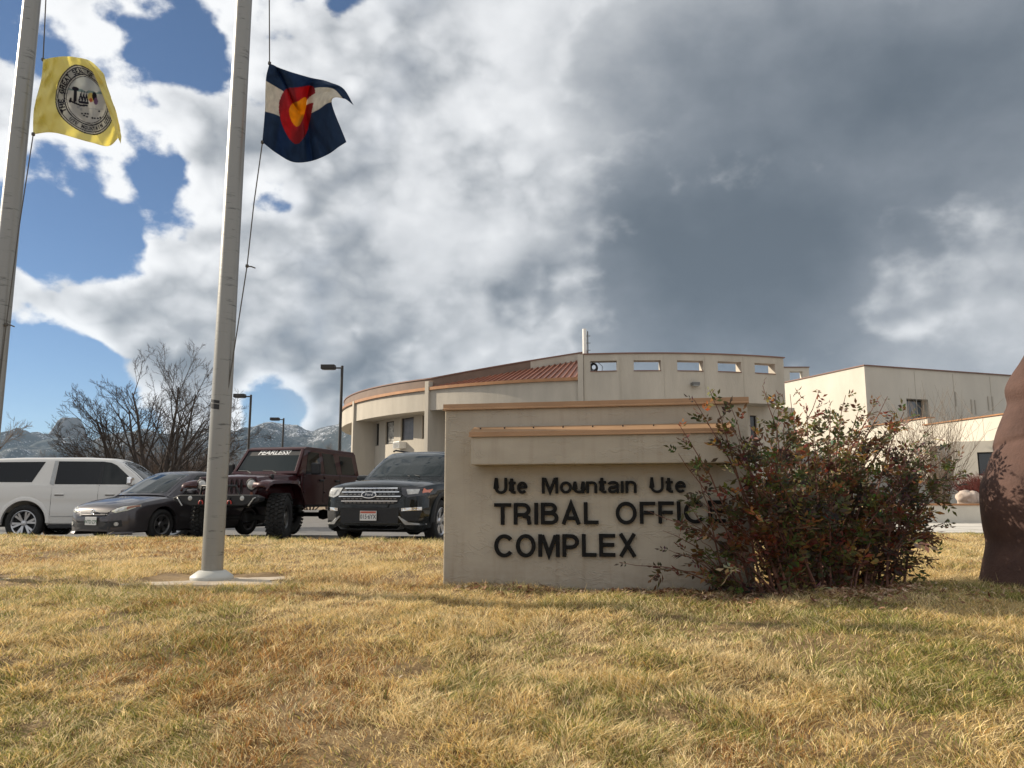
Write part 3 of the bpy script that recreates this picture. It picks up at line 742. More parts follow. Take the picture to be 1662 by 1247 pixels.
# a wall stub between hall and annex
st = P(1270, 597, 45.5); se = P(1313, 599, 45.5); lx = se.x - st.x
o0 = P(1282, 612, 45.5).x - st.x; o1 = P(1303, 612, 45.5).x - st.x; oz0 = P(1290, 622, 45.5).z; oz1 = P(1290, 603, 45.5).z
xb(wall_quad(Vector((st.x, 45.5, 0)), Vector((1, 0, 0)), lx, .45, -.2, st.z, [(o0, o1, oz0, oz1)], Vector((0, 1, 0))), 'link_wall', m_wall2)
xb(MB().box((st.x + lx / 2, 45.72, st.z + .03), (lx + .06, .55, .05)), 'link_cap', m_dtrim)
# low wing in front: parapet band over a recessed front
wing = empty('low_wing', (18.4, 29, 0)); tag(wing, 'low flat wing with bright sunlit parapet over a shaded window front', 'building')
def wb_(mb, name, mat, parent=None, **k):
    o = mb.build(name, mat, parent or wing, **k)
    if parent is None: o.location = (-18.4, -29, 0)
    return o
g1 = P(1660, 669, 28.3); zt = g1.z; g0 = on_plane(1500, 691, (0, 0, zt), Vector((0, 0, 1)))
gd = Vector((g1.x - g0.x, g1.y - g0.y, 0)); gl = gd.length; gd.normalize(); gn = Vector((gd.y, -gd.x, 0)); gn = gn if gn.x < 0 else -gn
G0 = Vector((g0.x, g0.y, 0)); zb_ = P(1625, 713, 29.2).z
GM = Matrix(((gd.x, -gn.x, 0), (gd.y, -gn.y, 0), (0, 0, 1)))
wb_(wall_quad(G0, gd, gl + 4, 1.6, zb_, zt, (), -gn), 'parapet_band', m_wall2)
wb_(MB().box(G0 + gd * (gl / 2 + 2) - gn * .14 + Vector((0, 0, zt + .03)), (gl + 4.1, .4, .055), GM), 'parapet_cap', m_trim)
for s in (1.6, 3.4): wb_(MB().box(G0 + gd * s + gn * .003 + Vector((0, 0, (zt + zb_) / 2)), (.02, .01, zt - zb_ - .02), GM), 'wall_joint', bpy.data.materials['joint_stucco'])
# recessed front below, seen through the gap: wall, column, black window
p_r = Vector((g0.x + 1.15, g0.y, 0))
fw0 = P(1545, 760, 30.6); fw1 = P(1700, 760, 29.0); fd = Vector((fw1.x - fw0.x, fw1.y - fw0.y, 0)); fl = fd.length; fd.normalize(); fn = Vector((fd.y, -fd.x, 0)); fn = fn if fn.y < 0 else -fn
F0 = Vector((fw0.x, fw0.y, 0))
a0 = (on_plane(1587, 750, F0, fn) - F0).dot(fd); a1 = (on_plane(1660, 750, F0, fn) - F0).dot(fd); fz0 = on_plane(1600, 772, F0, fn).z; fz1 = on_plane(1600, 734, F0, fn).z
wb_(wall_quad(F0, fd, fl + 2, .3, -.1, zb_ - .003, [(a0, a1, fz0, fz1)], -fn), 'front_wall', m_wall2)
FM = Matrix(((fd.x, -fn.x, 0), (fd.y, -fn.y, 0), (0, 0, 1)))
ww = wb_(MB().box(F0 + fd * ((a0 + a1) / 2) - fn * .24 + Vector((0, 0, (fz0 + fz1) / 2)), (a1 - a0, .04, fz1 - fz0), FM), 'window', m_frame)
MB().box(F0 + fd * ((a0 + a1) / 2) - fn * .2 + Vector((0, 0, (fz0 + fz1) / 2)), (a1 - a0 - .1, .03, fz1 - fz0 - .1), FM).build('pane', m_glass, ww)
# the lower wall that runs back from the wing to the block, behind the shrub
h0 = P(1505, 679, 33.6); hz = h0.z; H0 = Vector((h0.x, h0.y, 0)); H1 = A + dl * .2 - dr * .1
hd = (H1 - H0); hl = hd.length; hd.normalize(); hn = Vector((hd.y, -hd.x, 0)); hn = hn if hn.x < 0 else -hn
HM = Matrix(((hd.x, -hn.x, 0), (hd.y, -hn.y, 0), (0, 0, 1)))
wb_(wall_quad(H0, hd, hl, .35, -.2, hz, [(1.0, 1.9, -.1, 2.1)], -hn), 'return_wall', m_wall2)
wb_(MB().box(H0 + hd * (hl / 2) - hn * .16 + Vector((0, 0, hz + .03)), (hl, .45, .055), HM), 'return_cap', m_trim)
wb_(MB().box(H0 + hd * 1.45 - hn * .25 + Vector((0, 0, 1.0)), (.88, .05, 2.18), HM), 'door', m_frame)

# planter, boulder, shrubs on the right
pl = empty('planter_wall', (17, 25.3, 0)); tag(pl, 'low tan planter wall with copper coloured cap beyond the walkway', 'planter')
pa = P(1440, 846, 25.6); pb = P(1690, 846, 25.0); pz = P(1560, 820, 25.3).z
pd = Vector((pb.x - pa.x, pb.y - pa.y, 0)); pln = pd.length; pd.normalize(); pn = Vector((pd.y, -pd.x, 0)); PM = Matrix(((pd.x, -pn.x, 0), (pd.y, -pn.y, 0), (0, 0, 1)))
pmid = Vector(((pa.x + pb.x) / 2, (pa.y + pb.y) / 2, 0))
o = MB().box(pmid + Vector((0, .15, pz / 2 - .05)), (pln, .3, pz + .08), PM).build('wall', m_wall2, pl, bevel=.01); o.location = (-17, -25.3, 0)
o = MB().box(pmid + Vector((0, .15, pz + .02)), (pln + .06, .38, .06), PM).build('cap', m_trim, pl, bevel=.01); o.location = (-17, -25.3, 0)
o = MB().box(pmid + Vector((0, 1.75, pz - .1)), (pln, 2.8, .08), PM).build('soil', m_earth, pl); o.location = (-17, -25.3, 0)
bmr = bmesh.new(); bmesh.ops.create_icosphere(bmr, subdivisions=4, radius=1)
for v in bmr.verts:
    n = v.co.copy(); k = 1 + .30 * mnoise.noise(n * 1.6 + Vector((3, 1, 2))) + .12 * mnoise.noise(n * 4)
    v.co = Vector((n.x * .36 * k, n.y * .30 * k, n.z * .33 * k))
    if v.co.z < -.22: v.co.z = -.22
me = bpy.data.meshes.new('boulder'); bmr.to_mesh(me); bmr.free()
bp = P(1571, 805, 26.1)
tag(link('boulder', me, pm('boulder_rock', (.34, .27, .22), .9, vscale=3, col2=(.56, .47, .40), bump=.8, bscale=8, detail=9), smooth=35, loc=(bp.x, bp.y, pz - .02 + .22)), 'angular pinkish grey boulder sitting in the planter', 'boulder')
def twig_shrub(name, label, base, n, h, spread, mat, seed, lean=0.0, rad=.008):
    rs = random.Random(seed); mb = MB()
    for i in range(n):
        an = rs.random() * 2 * math.pi; rr = rs.random() ** .5
        d = Vector((math.cos(an) * rr * spread, math.sin(an) * rr * spread * .7, 1)).normalized()
        p = Vector((math.cos(an) * rr * .2, math.sin(an) * rr * .2, 0)); ln = h * rs.uniform(.7, 1.05)
        pts = [p.copy()]
        for k in range(4):
            d = (d + Vector((rs.gauss(0, .12), rs.gauss(0, .12), .05))).normalized(); p = p + d * ln / 4; pts.append(p.copy())
        mb.tube(pts, [rad, rad * .85, rad * .7, rad * .5, rad * .3], 3, caps=False)
        for k in range(5):
            q = pts[1 + k % 4]; dd = (d + Vector((rs.gauss(0, .5), rs.gauss(0, .5), rs.gauss(0, .2)))).normalized()
            mb.tube([q, q + dd * ln * .16, q + (dd + Vector((0, 0, .2))) * ln * .3], [rad * .6, rad * .5, rad * .3], 3, caps=False)
    root = empty(name, base); tag(root, label, 'shrub'); mb.build('twigs', mat, root); return root
m_red = pm('red_twig', (.16, .045, .035), .8, var=.4, vscale=10)
rb = P(1600, 815, 26.6); twig_shrub('red_shrub', 'dense dark red shrub behind the boulder in the planter', (rb.x, rb.y, pz - .1), 900, .95, 1.25, m_red, 3, rad=.009)
rb = P(1528, 815, 27.4); twig_shrub('bare_shrub', 'tall thin bare twigs rising in front of the sunlit low parapet', (rb.x, rb.y, pz - .1), 95, 3.2, .36, m_bark3, 4, rad=.010)
rb = P(1470, 815, 28.4); twig_shrub('bare_shrub', 'bare twigs mostly hidden behind the leafy sign shrub', (rb.x, rb.y, pz - .1), 50, 3.0, .36, m_bark3, 8, rad=.010)
# lamp posts of the lot
def lamp(px, ytop, yb, Y, label, hl=1.0, tilt=0):
    top = P(px, ytop, Y); root = empty('street_lamp', (top.x, top.y, -.1)); tag(root, label, 'street lamp', 'lamp posts of the parking lot')
    h = top.z + .1
    MB().tube([(0, 0, 0), (0, 0, h)], [.075, .06], 10).build('post', m_frame, root, smooth=40)
    MB().lathe([(.0, 0), (.2, 0), (.2, .5), (.0, .5)], 14).build('footing', m_conc, root)
    MB().box((-.22 * hl, 0, h - .1), (.34 * hl, .06, .06)).build('arm', m_frame, root)
    m = MB().box((-.62 * hl, 0, h - .06), (.62 * hl, .36, .2)).build('lamp_head', m_frame, root, bevel=.02)
    MB().box((-.62 * hl, 0, h - .165), (.46 * hl, .28, .012)).build('lens', m_grey, root)
lamp(555.5, 594, 740, 34, 'tall dark lamp post with box head nearest the round building')
lamp(407.5, 641, 740, 42, 'dark lamp post with box head left of the other two')
lamp(460.5, 679, 740, 54, 'farthest and smallest looking dark lamp post with box head')
# ------------------------------------------------------------------ monument sign
def stucco(name, col):
    m = bpy.data.materials.new(name); nt, b = nodes_of(m); N = nt.nodes; L = nt.links
    tc = N.new('ShaderNodeTexCoord'); mp = N.new('ShaderNodeMapping'); L.new(tc.outputs['Object'], mp.inputs[0]); mp.inputs['Scale'].default_value = (1, 1, 1.9)
    def nz(s, d, dist=0): 
        n = N.new('ShaderNodeTexNoise'); L.new(mp.outputs[0], n.inputs['Vector']); n.inputs['Scale'].default_value = s; n.inputs['Detail'].default_value = d; n.inputs['Distortion'].default_value = dist; return n.outputs[0]
    a = N.new('ShaderNodeMath'); a.operation = 'SUBTRACT'; L.new(nz(7, 3, .8), a.inputs[0]); a.inputs[1].default_value = .5
    ab = N.new('ShaderNodeMath'); ab.operation = 'ABSOLUTE'; L.new(a.outputs[0], ab.inputs[0])
    mr = N.new('ShaderNodeMapRange'); L.new(ab.outputs[0], mr.inputs[0]); mr.inputs[1].default_value = 0; mr.inputs[2].default_value = .05; mr.inputs[3].default_value = 1; mr.inputs[4].default_value = 0
    gate = N.new('ShaderNodeMapRange'); L.new(nz(3.3, 2), gate.inputs[0]); gate.inputs[1].default_value = .45; gate.inputs[2].default_value = .6
    ml = N.new('ShaderNodeMath'); ml.operation = 'MULTIPLY'; L.new(mr.outputs[0], ml.inputs[0]); L.new(gate.outputs[0], ml.inputs[1])
    ad = N.new('ShaderNodeMath'); ad.operation = 'MULTIPLY_ADD'; L.new(nz(70, 4), ad.inputs[0]); ad.inputs[1].default_value = .35; L.new(ml.outputs[0], ad.inputs[2])
    bp = N.new('ShaderNodeBump'); bp.inputs['Strength'].default_value = .42; bp.inputs['Distance'].default_value = .010; L.new(ad.outputs[0], bp.inputs['Height']); L.new(bp.outputs[0], b.inputs['Normal'])
    r = N.new('ShaderNodeValToRGB'); L.new(nz(2.2, 8), r.inputs[0]); e = r.color_ramp.elements
    e[0].position = .3; e[0].color = (*[c * .88 for c in col], 1); e[1].position = .7; e[1].color = (*[c * 1.08 for c in col], 1)
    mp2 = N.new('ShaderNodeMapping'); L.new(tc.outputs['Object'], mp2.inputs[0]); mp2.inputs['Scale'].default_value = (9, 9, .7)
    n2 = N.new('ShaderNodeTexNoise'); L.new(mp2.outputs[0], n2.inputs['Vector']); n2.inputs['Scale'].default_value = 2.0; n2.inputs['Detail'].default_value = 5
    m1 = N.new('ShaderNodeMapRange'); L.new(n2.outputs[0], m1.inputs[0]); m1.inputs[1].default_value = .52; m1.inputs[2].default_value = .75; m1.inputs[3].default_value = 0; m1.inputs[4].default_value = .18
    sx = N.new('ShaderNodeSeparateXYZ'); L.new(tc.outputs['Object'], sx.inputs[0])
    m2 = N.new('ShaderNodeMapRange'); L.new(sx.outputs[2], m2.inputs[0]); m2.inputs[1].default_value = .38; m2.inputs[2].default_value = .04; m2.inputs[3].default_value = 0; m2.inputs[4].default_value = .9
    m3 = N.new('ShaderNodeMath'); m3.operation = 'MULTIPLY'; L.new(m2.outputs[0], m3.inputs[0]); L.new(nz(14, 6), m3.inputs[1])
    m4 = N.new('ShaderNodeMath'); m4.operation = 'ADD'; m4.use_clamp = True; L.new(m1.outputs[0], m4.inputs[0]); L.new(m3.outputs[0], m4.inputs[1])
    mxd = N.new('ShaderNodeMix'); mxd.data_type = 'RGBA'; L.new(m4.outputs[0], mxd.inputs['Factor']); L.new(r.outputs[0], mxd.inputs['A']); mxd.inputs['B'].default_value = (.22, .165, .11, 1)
    L.new(mxd.outputs['Result'], b.inputs['Base Color']); b.inputs['Roughness'].default_value = .93; b.inputs['Specular IOR Level'].default_value = .2
    return m
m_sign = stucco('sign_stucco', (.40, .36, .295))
s_l = on_z(718.5, 956, .05)
SYAW = R(-11.5); sdv = Vector((math.cos(SYAW), math.sin(SYAW), 0)); sn = Vector((math.sin(SYAW), -math.cos(SYAW), 0))     # sn faces the camera
S0 = Vector((s_l.x, s_l.y, 0))
def sp(px, py, off=0.0):            # pixel -> (s, z) on the sign face moved out by off
    q = on_plane(px, py, S0 + sn * off, sn); return (q - S0).dot(sdv), q.z
sign = empty('monument_sign', (S0.x, S0.y, 0), SYAW)      # local x along the face, local -y towards the viewer
tag(sign, 'tan stucco monument sign with dark lettering and copper coloured caps', 'sign')
s_end = sp(1213, 660)[0]; z_cap0 = sp(721, 666)[1]; z_cap1 = sp(721, 657)[1]
TH = .42
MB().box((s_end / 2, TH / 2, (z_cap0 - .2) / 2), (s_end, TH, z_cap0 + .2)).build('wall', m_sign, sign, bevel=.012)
def cap(name, x0, x1, y0, y1, z0, z1):
    # folded metal coping: fascia with a small drip lip at the foot
    prof = [(y0, z0), (y0, z0 + .012), (y0 + .012, z0 + .02), (y0 + .012, z1), (y1 - .012, z1), (y1 - .012, z0 + .02), (y1, z0 + .012), (y1, z0)]
    return MB().prism(prof, x0, x1, axis='x').build(name, m_cap, sign)
m_cap = pm('sign_cap', (.35, .21, .115), .45, var=.12, vscale=2, metal=.15)
cap('top_cap', -.012, s_end + .012, -.03, TH + .03, z_cap0 - .004, z_cap1)
LD = .20
l0, lz0 = sp(764, 755, LD); l1 = s_end - .16; lz1 = sp(764, 709, LD)[1]; lzc = sp(764, 702, LD)[1]
MB().box(((l0 + l1) / 2, -LD / 2 - .001, (lz0 + lz1) / 2), (l1 - l0, LD, lz1 - lz0)).build('ledge', m_sign, sign, bevel=.01)
lp = [(-LD - .022, lz1 - .004), (-LD - .022, lz1 + .006), (-LD - .012, lz1 + .012), (-LD - .012, lzc), (-.03, lzc + .060), (-.004, lzc + .060), (-.004, lz1 + .003), (-LD + .01, lz1 + .003)]
lc = MB().prism(lp, l0 - .015, l1 + .015, axis='x').build('ledge_cap', m_cap, sign)
for i in range(8):
    s = sp(780 + (0, 39, 86, 134, 182, 231, 281, 384)[i], 697, .1)[0]
    MB().box((s, -.10, lzc + .036), (.012, .012, .026)).build('cap_clip', m_frame, lc)
# letters
m_let = pm('letter_black', (.006, .006, .006), .6, var=.2, vscale=9, spec=.2)
SW = .170                                   # stroke of the sign letters, cap height 1
def arc2(cx, cy, rx, ry, a0, a1, n=12): return [(cx + rx * math.cos(R(a0 + (a1 - a0) * k / n)), cy + ry * math.sin(R(a0 + (a1 - a0) * k / n))) for k in range(n + 1)]
h_ = SW / 2; XH = .74
def bowl(x0, x1, y0, y1, r):                # right-hand bowl of B, P, R: out, round, back
    return [(x0, y1)] + arc2(x1 - r, (y0 + y1) / 2, r, (y1 - y0) / 2, 90, -90) + [(x0, y0)]
GL = {
 'T': (.72, [[(.0, 1 - h_), (.72, 1 - h_)], [(.36, 1 - SW), (.36, 0)]]), 'I': (SW, [[(h_, 0), (h_, 1)]]), 'L': (.60, [[(h_, 1), (h_, h_), (.60, h_)]]),
 'E': (.66, [[(.66, 1 - h_), (h_, 1 - h_), (h_, h_), (.66, h_)], [(SW, .52), (.62, .52)]]), 'F': (.62, [[(.62, 1 - h_), (h_, 1 - h_), (h_, 0)], [(SW, .50), (.57, .50)]]),
 'R': (.76, [[(h_, 0), (h_, 1)], bowl(SW, .72 - h_ + .0, .45, 1 - h_, .25), [(.40, .40), (.62, .33), (.64, .18), (.67, 0)]]), 'P': (.70, [[(h_, 0), (h_, 1)], bowl(SW, .70 - h_, .42, 1 - h_, .26)]),
 'B': (.74, [[(h_, 0), (h_, 1)], bowl(SW, .68 - h_, .54, 1 - h_, .21), bowl(SW, .74 - h_, h_, .51, .22)]),
 'A': (.82, [[(.09, 0), (.41, .93), (.73, 0)], [(.26, .28), (.56, .28)]]), 'X': (.78, [[(.11, 0), (.67, 1)], [(.11, 1), (.67, 0)]]),
 'O': (.84, [arc2(.42, .5, .42 - h_, .52 - h_, 0, 360, 36)]), 'C': (.82, [arc2(.43, .5, .43 - h_, .52 - h_, 38, 322, 30)]),
 'M': (.90, [[(h_, 0), (h_, 1)], [(.90 - h_, 0), (.90 - h_, 1)], [(.17, .96), (.45, .10), (.73, .96)]]),
 'U': (.74, [[(h_, 1), (h_, .36)] + arc2(.37, .36, .37 - h_, .36 + .01 - h_, 180, 360) + [(.74 - h_, 1)]]),
 't': (.40, [[(.17, .95), (.17, .20)] + arc2(.31, .20, .14, .12, 180, 270, 6) + [(.40, .08)], [(.0, XH - .07), (.40, XH - .07)]]),
 'e': (.62, [[(SW - .03, .40), (.62 - h_ - .01, .40)] + arc2(.31, XH / 2, .31 - h_, XH / 2 + .01 - h_, 12, 318, 28)]),
 'o': (.66, [arc2(.33, XH / 2, .33 - h_, XH / 2 + .01 - h_, 0, 360, 30)]), '\u0131': (SW, [[(h_, 0), (h_, XH)]]),
 'u': (.60, [[(h_, XH), (h_, .26)] + arc2(.30, .26, .30 - h_, .27 - h_, 180, 360) + [(.60 - h_, .26), (.60 - h_, XH)], [(.60 - h_, .22), (.60 - h_, 0)]]),
 'n': (.60, [[(h_, 0), (h_, XH)], [(h_ + .02, XH - .27)] + arc2(.30, XH - .26, .30 - h_, .27 - h_, 170, 0) + [(.60 - h_, 0)]]),
 'a': (.60, [[(.07, .53)] + arc2(.29, .53, .22, .53 * 0 + XH + .01 - h_ - .53, 160, 0, 10) + [(.51, .12), (.55, 0)], [(.50, .42), (.28, .37)] + arc2(.22, .22, .22 - h_ + .0, .15, 90, 270, 10) + [(.34, .09), (.50, .22)]]),
}
def strip(mb, pts, w, y0, y1):
    """one stroke of a letter: centre line pts (x, z), width w, from depth y0 (front) to y1"""
    closed = math.dist(pts[0], pts[-1]) < 1e-4
    P2 = [Vector(p) for p in (pts[:-1] if closed else pts)]; n = len(P2); Lf = []; Rt = []
    for i in range(n):
        a = P2[(i - 1) % n] if (closed or i) else None; b = P2[(i + 1) % n] if (closed or i < n - 1) else None
        d0 = (P2[i] - a).normalized() if a is not None else None; d1 = (b - P2[i]).normalized() if b is not None else None
        d0 = d0 or d1; d1 = d1 or d0; n0 = Vector((-d0.y, d0.x)); n1 = Vector((-d1.y, d1.x)); m = (n0 + n1)
        m = m / max(m.length_squared, .35) * 2 * (w / 2) if m.length > 1e-4 else n0 * w / 2
        Lf.append(P2[i] + m); Rt.append(P2[i] - m)
    vs = []
    for l, r in zip(Lf, Rt): vs += [(l.x, y0, l.y), (r.x, y0, r.y), (l.x, y1, l.y), (r.x, y1, r.y)]
    fs = []
    for i in range(n if closed else n - 1):
        a, b = i * 4, ((i + 1) % n) * 4
        fs += [(a, a + 1, b + 1, b), (a + 2, b + 2, b + 3, a + 3), (a, b, b + 2, a + 2), (a + 1, a + 3, b + 3, b + 1)]
    if not closed: fs += [(0, 2, 3, 1), tuple((n - 1) * 4 + k for k in (0, 1, 3, 2))]
    mb.add(vs, fs)
def word(txt, px0, px1, ytop, ybase0, ybase1, gap):
    """letters of a word as single objects between two pixel columns; cap height from ytop to the baseline"""
    s0, zb0 = sp(px0, ybase0); s1, zb1 = sp(px1, ybase1); sc = sp(px0, ytop)[1] - zb0
    wx = ((s1 - s0) - gap * (len(txt) - 1)) / (sum(GL[c][0] for c in txt) * sc); x = s0
    for c in txt:
        gw, strokes = GL[c]; mb = MB()
        for k, st in enumerate(strokes): strip(mb, [(a * sc * wx, b * sc) for a, b in st], SW * sc, -.034 - k * .0004, -.012 + k * .0004)
        t = (x + gw * sc * wx / 2 - s0) / (s1 - s0)
        o = mb.build('letter', m_let, sign); o.location = (x, 0, zb0 + (zb1 - zb0) * t)
        x += gw * sc * wx + gap
word('Ute', 804, 857, 776, 802, 801.5, .014)
word('Mounta\u0131n', 880, 1034, 775.5, 801.5, 800.5, .012)
word('Ute', 1056, 1114, 775, 800.5, 800, .014)
word('TRIBAL', 803, 972, 817, 852, 851, .022)
word('OFFICE', 999.5, 1178, 815.5, 851, 848.5, .02)
word('COMPLEX', 803, 1035, 868, 904, 903.5, .022)

# ------------------------------------------------------------------ flagpoles
def pole_mat():
    m = bpy.data.materials.new('pole_fibreglass'); nt, b = nodes_of(m); N = nt.nodes; L = nt.links
    tc = N.new('ShaderNodeTexCoord'); mp = N.new('ShaderNodeMapping'); L.new(tc.outputs['Object'], mp.inputs[0]); mp.inputs['Scale'].default_value = (1.2, 1.2, 9)
    n = N.new('ShaderNodeTexNoise'); L.new(mp.outputs[0], n.inputs['Vector']); n.inputs['Scale'].default_value = 3.2; n.inputs['Detail'].default_value = 4; n.inputs['Roughness'].default_value = .7
    r = N.new('ShaderNodeValToRGB'); L.new(n.outputs[0], r.inputs[0]); e = r.color_ramp.elements
    e[0].position = .30; e[0].color = (.10, .10, .095, 1); e[1].position = .40; e[1].color = (.25, .248, .232, 1)
    L.new(r.outputs[0], b.inputs['Base Color']); b.inputs['Roughness'].default_value = .38; b.inputs['Metallic'].default_value = .45
    bp = N.new('ShaderNodeBump'); bp.inputs['Strength'].default_value = .12; bp.inputs['Distance'].default_value = .01; L.new(n.outputs[0], bp.inputs['Height']); L.new(bp.outputs[0], b.inputs['Normal'])
    return m
m_pole = pole_mat(); m_ring = pm('pole_collar', (.42, .415, .38), .5, var=.06, vscale=5); m_rope = pm('rope', (.10, .095, .085), .9)
m_pad = pm('pad_concrete', (.37, .31, .235), .9, var=.3, vscale=4, bump=.2, bscale=70, detail=10)
PZ = .075
pb_ = on_z(343.5, 940, PZ); pole_x, pole_y = pb_.x, pb_.y
def pole(name, x, y, label, top_px=None, marks=True):
    root = empty(name, (x, y, PZ)); tag(root, label, 'flagpole', 'flagpoles on the lawn')
    h = 9.6; r0 = 16.3 / FPX * y / math.cos(PITCH) * 1.0
    lx = .0105 * h
    hs = [i * h / 60 for i in range(61)]
    rad = [r0 if z < 1.2 else r0 * (1 - .30 * (z - 1.2) / (h - 1.2)) for z in hs]
    MB().tube([(0.0, 0, z) for z in hs], rad, 28).build('shaft', m_pole, root, smooth=50)
    MB().lathe([(.0, h + .22), (.06, h + .2), (.09, h + .12), (.06, h + .03), (.03, h), (0, h)], 16).build('finial', m_ring, root, smooth=60)
    MB().lathe([(r0 + .002, .085), (r0 + .03, .08), (.195, .032), (.20, .022), (.20, .0), (0, 0)], 36).build('base_collar', m_ring, root, smooth=35)
    if marks:
        for z, w in ((1.66, .05), (1.72, .03)):
            mb = MB(); rows = []
            for k in range(9):
                an = R(-168 + k * 11); rr = r0 * (1 - .3 * (z - 1.2) / (h - 1.2)) + .0025 if z > 1.2 else r0 + .0025
                rows.append([(rr * math.cos(an), rr * math.sin(an), z - k * .003), (rr * math.cos(an), rr * math.sin(an), z + w - k * .003)])
            mb.grid(rows); mb.build('tape', m_black, root)
    return root, r0
poleA, r0 = pole('flagpole', pole_x, pole_y, 'nearer pale flagpole carrying the blue, white and red flag')
# second pole further left
q0 = P(22, 300, pole_y); polB_x = q0.x
poleB, _ = pole('flagpole', q0.x, pole_y, 'flagpole at the left edge carrying the yellow flag', marks=False)
for nm, cx, lab in (('concrete_pad', PAD_A[0], 'square concrete pad under the nearer flagpole'), ('concrete_pad', PAD_B[0], 'concrete pad at the left edge under the second flagpole')):
    o = MB().box((cx, PAD_A[1], .075 - .09), (1.44, .86, .18)).build(nm, m_pad, bevel=.012); struct(o, lab)
def rope(name, pts, parent, r=.006):
    o = MB().tube(pts, r, 6).build(name, m_rope, parent); o.location = -parent.location; return o
# ------------------------------------------------------------------ flags
def hermite(knots, vals, t):
    k = np.asarray(knots, float); v = np.asarray(vals, float)
    m = np.gradient(v, k, axis=0)
    i = np.clip(np.searchsorted(k, t) - 1, 0, len(k) - 2); h = k[i + 1] - k[i]; s = (t - k[i]) / h
    s = s.reshape(s.shape + (1,) * (v.ndim - 1)); h = h.reshape(s.shape)
    return (2 * s**3 - 3 * s**2 + 1) * v[i] + (s**3 - 2 * s**2 + s) * h * m[i] + (-2 * s**3 + 3 * s**2) * v[i + 1] + (s**3 - s**2) * h * m[i + 1]
def flag(name, label, uk, vk, ctrl, depth, paint, nu, nv, mat):
    """ctrl[u][v] = (px,py); depth(u,v) -> metres towards the viewer; paint(U,V) -> colours"""
    c = np.array(ctrl, float)                                   # (nu_k, nv_k, 2)
    U = np.linspace(0, 1, nu); V = np.linspace(0, 1, nv)
    g = hermite(uk, c, U)                                       # along u -> (nu, nv_k, 2)
    g = np.swapaxes(hermite(vk, np.swapaxes(g, 0, 1), V), 0, 1) # (nu, nv, 2)
    UU, VV = np.meshgrid(U, V, indexing='ij')
    dep = depth(UU, VV)
    pts = np.zeros((nu, nv, 3))
    for i in range(nu):
        for j in range(nv):
            p = P(g[i, j, 0], g[i, j, 1], pole_y - .05 - dep[i, j]); pts[i, j] = p
    vs = pts.reshape(-1, 3); q = []
    idx = np.arange(nu * nv).reshape(nu, nv)
    q = np.stack([idx[:-1, :-1], idx[1:, :-1], idx[1:, 1:], idx[:-1, 1:]], -1).reshape(-1, 4)
    org = vs[0].copy(); me = fast_mesh(name, vs - org, q); color_attr(me, paint(UU, VV).reshape(-1, 3))
    o = link(name, me, mat, loc=Vector(org)); me.polygons.foreach_set('use_smooth', [True] * len(me.polygons))
    sol = o.modifiers.new('cloth', 'SOLIDIFY'); sol.thickness = .0025
    return tag(o, label, 'flag'), pts
m_flag = attr_mat('flag_cloth', rough=.75, trans=.62, spec=.25)
# strokes for small lettering drawn into the cloth print
STR = {'T': [[(0, 1), (1, 1)], [(.5, 1), (.5, 0)]], 'H': [[(0, 0), (0, 1)], [(1, 0), (1, 1)], [(0, .5), (1, .5)]], 'E': [[(1, 1), (0, 1), (0, 0), (1, 0)], [(0, .5), (.8, .5)]],
       'G': [[(1, .85), (.7, 1), (.25, 1), (0, .7), (0, .3), (.25, 0), (.75, 0), (1, .2), (1, .45), (.6, .45)]], 'R': [[(0, 0), (0, 1), (.75, 1), (1, .8), (1, .65), (.75, .5), (0, .5)], [(.5, .5), (1, 0)]],
       'A': [[(0, 0), (.5, 1), (1, 0)], [(.2, .4), (.8, .4)]], 'S': [[(1, .85), (.7, 1), (.25, 1), (0, .8), (.1, .6), (.9, .42), (1, .2), (.75, 0), (.25, 0), (0, .15)]], 'L': [[(0, 1), (0, 0), (1, 0)]],
       'O': [[(.3, 0), (0, .3), (0, .7), (.3, 1), (.7, 1), (1, .7), (1, .3), (.7, 0), (.3, 0)]], 'F': [[(1, 1), (0, 1), (0, 0)], [(0, .5), (.8, .5)]], 'U': [[(0, 1), (0, .25), (.25, 0), (.75, 0), (1, .25), (1, 1)]],
       'M': [[(0, 0), (0, 1), (.5, .4), (1, 1), (1, 0)]], 'N': [[(0, 0), (0, 1), (1, 0), (1, 1)]], 'I': [[(.5, 0), (.5, 1)]], 'B': [[(0, 0), (0, 1), (.8, 1), (.95, .75), (.8, .52), (0, .52)], [(.8, .52), (1, .27), (.8, 0), (0, 0)]], ' ': []}
def seg_dist(X, Y, a, b):
    ax, ay = a; bx, by = b; dx, dy = bx - ax, by - ay; l2 = dx * dx + dy * dy + 1e-12
    t = np.clip(((X - ax) * dx + (Y - ay) * dy) / l2, 0, 1); return np.hypot(X - ax - t * dx, Y - ay - t * dy)
